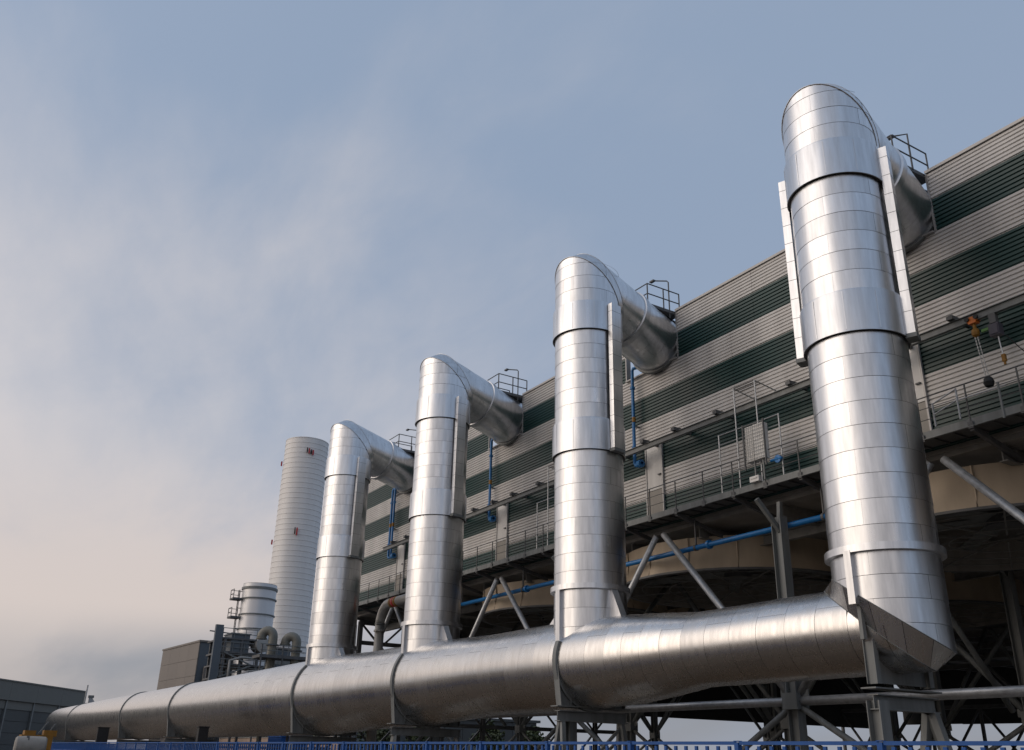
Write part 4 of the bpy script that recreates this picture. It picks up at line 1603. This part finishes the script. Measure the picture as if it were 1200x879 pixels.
for a, b in steps(-100, -64, 6):
    MB().box(((a + b) / 2, 12.0, 1.45), (b - a - 0.04, 0.25, 2.9)).build('wall_panel', SALMON, t)
    MB().box(((a + b) / 2, 12.0, 2.96), (b - a - 0.02, 0.35, 0.1)).build('coping', CONC, t)

# open steel end frame of the deck, left of the third riser
t = thing('end_frame', 'dark open steel end frame under the left end of the fan deck', 'frame', (-45.5, 12, 0))
ys = [5.2 + 3.3 * q for q in range(8)]
for y in ys:
    MB().ibeam((-45.4, y, 0), (-45.4, y, 10.0), 0.26, 0.3, 0.025, (1, 0, 0)).build('post', STEEL_DK, t)
for ya, yb in zip(ys, ys[1:]):
    for za, zb in ((0.3, 3.6), (3.6, 6.9), (6.9, 10.0)):
        MB().bar((-45.4, ya, za), (-45.4, yb, zb), 0.12, 0.12).build('brace', STEEL_DK, t)
        MB().bar((-45.55, yb, za), (-45.55, ya, zb), 0.12, 0.12).build('brace', STEEL_DK, t)
for z in (3.6, 6.9, 8.6):
    MB().bar((-45.4, ys[0], z), (-45.4, ys[-1], z), 0.2, 0.26).build('tie_beam', STEEL_DK, t)
# long dark hall added as a backdrop, covering the bright sky gap
t = thing('backdrop_hall', 'added dark backdrop hall far behind the columns, covering the gap under the main duct', 'building', (-90, 26, 0))
for a, b in steps(12, 46.5, 3.5):
    MB().box((-86, (a + b) / 2, 2.8), (0.2, b - a - 0.04, 5.6)).build('wall_panel', SHED_DK, t)
MB().box((-92, 29.2, 5.75), (12.6, 35.5, 0.3)).build('roof', SHED_DK, t)
MB().box((-98, 29.2, 2.8), (0.2, 34.5, 5.6)).build('rear_wall', SHED_DK, t)
for y in (12.1, 46.4):
    MB().box((-92, y, 2.8), (11.8, 0.2, 5.6)).build('end_wall', SHED_DK, t)
for y in (17, 24, 31, 38):
    MB().box((-85.86, y, 1.6), (0.1, 2.6, 3.2)).build('door', STEEL, t)

# trees far behind, glimpsed under the main duct
BARK = mat_simple("bark", (0.07, 0.055, 0.04), 0.9, 0, 0.2, 4.0, bump=0.4)
LEAF = mat_simple("leaves", (0.035, 0.055, 0.018), 0.6, 0, 0.35, 0.8, rand=0.2)


def tree(x, y, h, label):
    t = thing('tree', label, 'tree', (x, y, 0), 'trees behind the fan deck')
    m = MB()
    m.tube((x, y, 0), (x + 0.1, y, h * 0.45), 0.2, 8, 0.13)
    m.build('trunk', BARK, t, smooth=True)
    limbs = []
    for q in range(6):
        a = random.uniform(0, 2 * pi)
        p0 = Vector((x + 0.1, y, h * random.uniform(0.28, 0.45)))
        p1 = p0 + Vector((math.cos(a) * h * 0.22, math.sin(a) * h * 0.22, h * random.uniform(0.15, 0.35)))
        MB().tube(p0, p1, 0.08, 6, 0.03).build('limb', BARK, t)
        limbs.append(p1)
    m = MB()
    cl = [(p, h * random.uniform(0.13, 0.2)) for p in limbs] + [(Vector((x, y, h * 0.72)), h * 0.22), (Vector((x + 0.3, y - 0.2, h * 0.86)), h * 0.13)]
    for c, r in cl:
        for q in range(130):
            v = Vector((random.gauss(0, 1), random.gauss(0, 1), random.gauss(0, 1))).normalized() * r * random.uniform(0.45, 1.08)
            p = c + v
            n1 = Vector((random.gauss(0, 1), random.gauss(0, 1), random.gauss(0, 1))).normalized()
            n2 = n1.orthogonal().normalized()
            s_ = random.uniform(0.12, 0.24)
            i = m.add([p - n1 * s_, p + n2 * s_ * 0.6, p + n1 * s_, p - n2 * s_ * 0.6])
            m.f.append(tuple(i))
    m.build('crown', LEAF, t, stuff=True)


tree(-75, 14.5, 5.6, 'dark green tree farthest left under the main duct')
tree(-74, 20.0, 5.2, 'dark green tree left of the middle one behind the third riser support')
tree(-76, 26.0, 5.8, 'dark green middle tree seen through the duct trestles')
tree(-74, 32.5, 5.4, 'dark green tree right of the middle one behind the trestles')
tree(-75, 39.0, 5.0, 'dark green tree farthest right, just left of the bright sky gap')

# ------------------------------------------------------------------ blue fence in front
fence = thing('blue_fence', 'bright blue steel bar fence along the bottom of the view', 'fence', (0, -10, 0))
FY = -10.0
PIT = 2.375
FT = 1.935
posts = [6.87 - PIT * q for q in range(-3, 37)]
n_bar = 0
pm = MB().box((0, 0, FT / 2 - 0.01), (0.075, 0.075, FT - 0.02)).box((0, 0, FT - 0.005), (0.085, 0.085, 0.012))
proto = pm.build('post', FENCE, fence)
proto.location = (posts[0], 0, 0)
for x in posts[1:]:
    c = proto.copy()
    col.objects.link(c)
    c.location = (x, 0, 0)
rm = MB().box((-PIT / 2, 0, 0), (PIT - 0.09, 0.045, 0.045)).build('rail', FENCE, fence)
rm.location = (posts[0], 0, FT - 0.03)
for x in posts[:-1]:
    for z in (FT - 0.03, 1.45, 0.2):
        if x == posts[0] and z == FT - 0.03:
            continue
        c = rm.copy()
        col.objects.link(c)
        c.location = (x, 0, z)
bm_ = MB().box((0, 0, FT / 2 - 0.02), (0.05, 0.03, FT - 0.1)).build('bar', FENCE, fence)
bm_.location = (posts[0] - PIT / 10.5, 0.0, 0)
rest = MB()
for pi2, x in enumerate(posts[:-1]):
    for q in range(10):
        xx = x - PIT * (q + 0.75) / 10.5
        if n_bar == 0:
            bm_.location = (xx, 0, 0)
        elif n_bar < 298:
            c = bm_.copy()
            col.objects.link(c)
            c.location = (xx, 0, 0)
        else:
            rest.box((xx, FY, FT / 2 - 0.02), (0.05, 0.03, FT - 0.1))
        n_bar += 1
rest.build('far_bars', FENCE, fence, stuff=True)
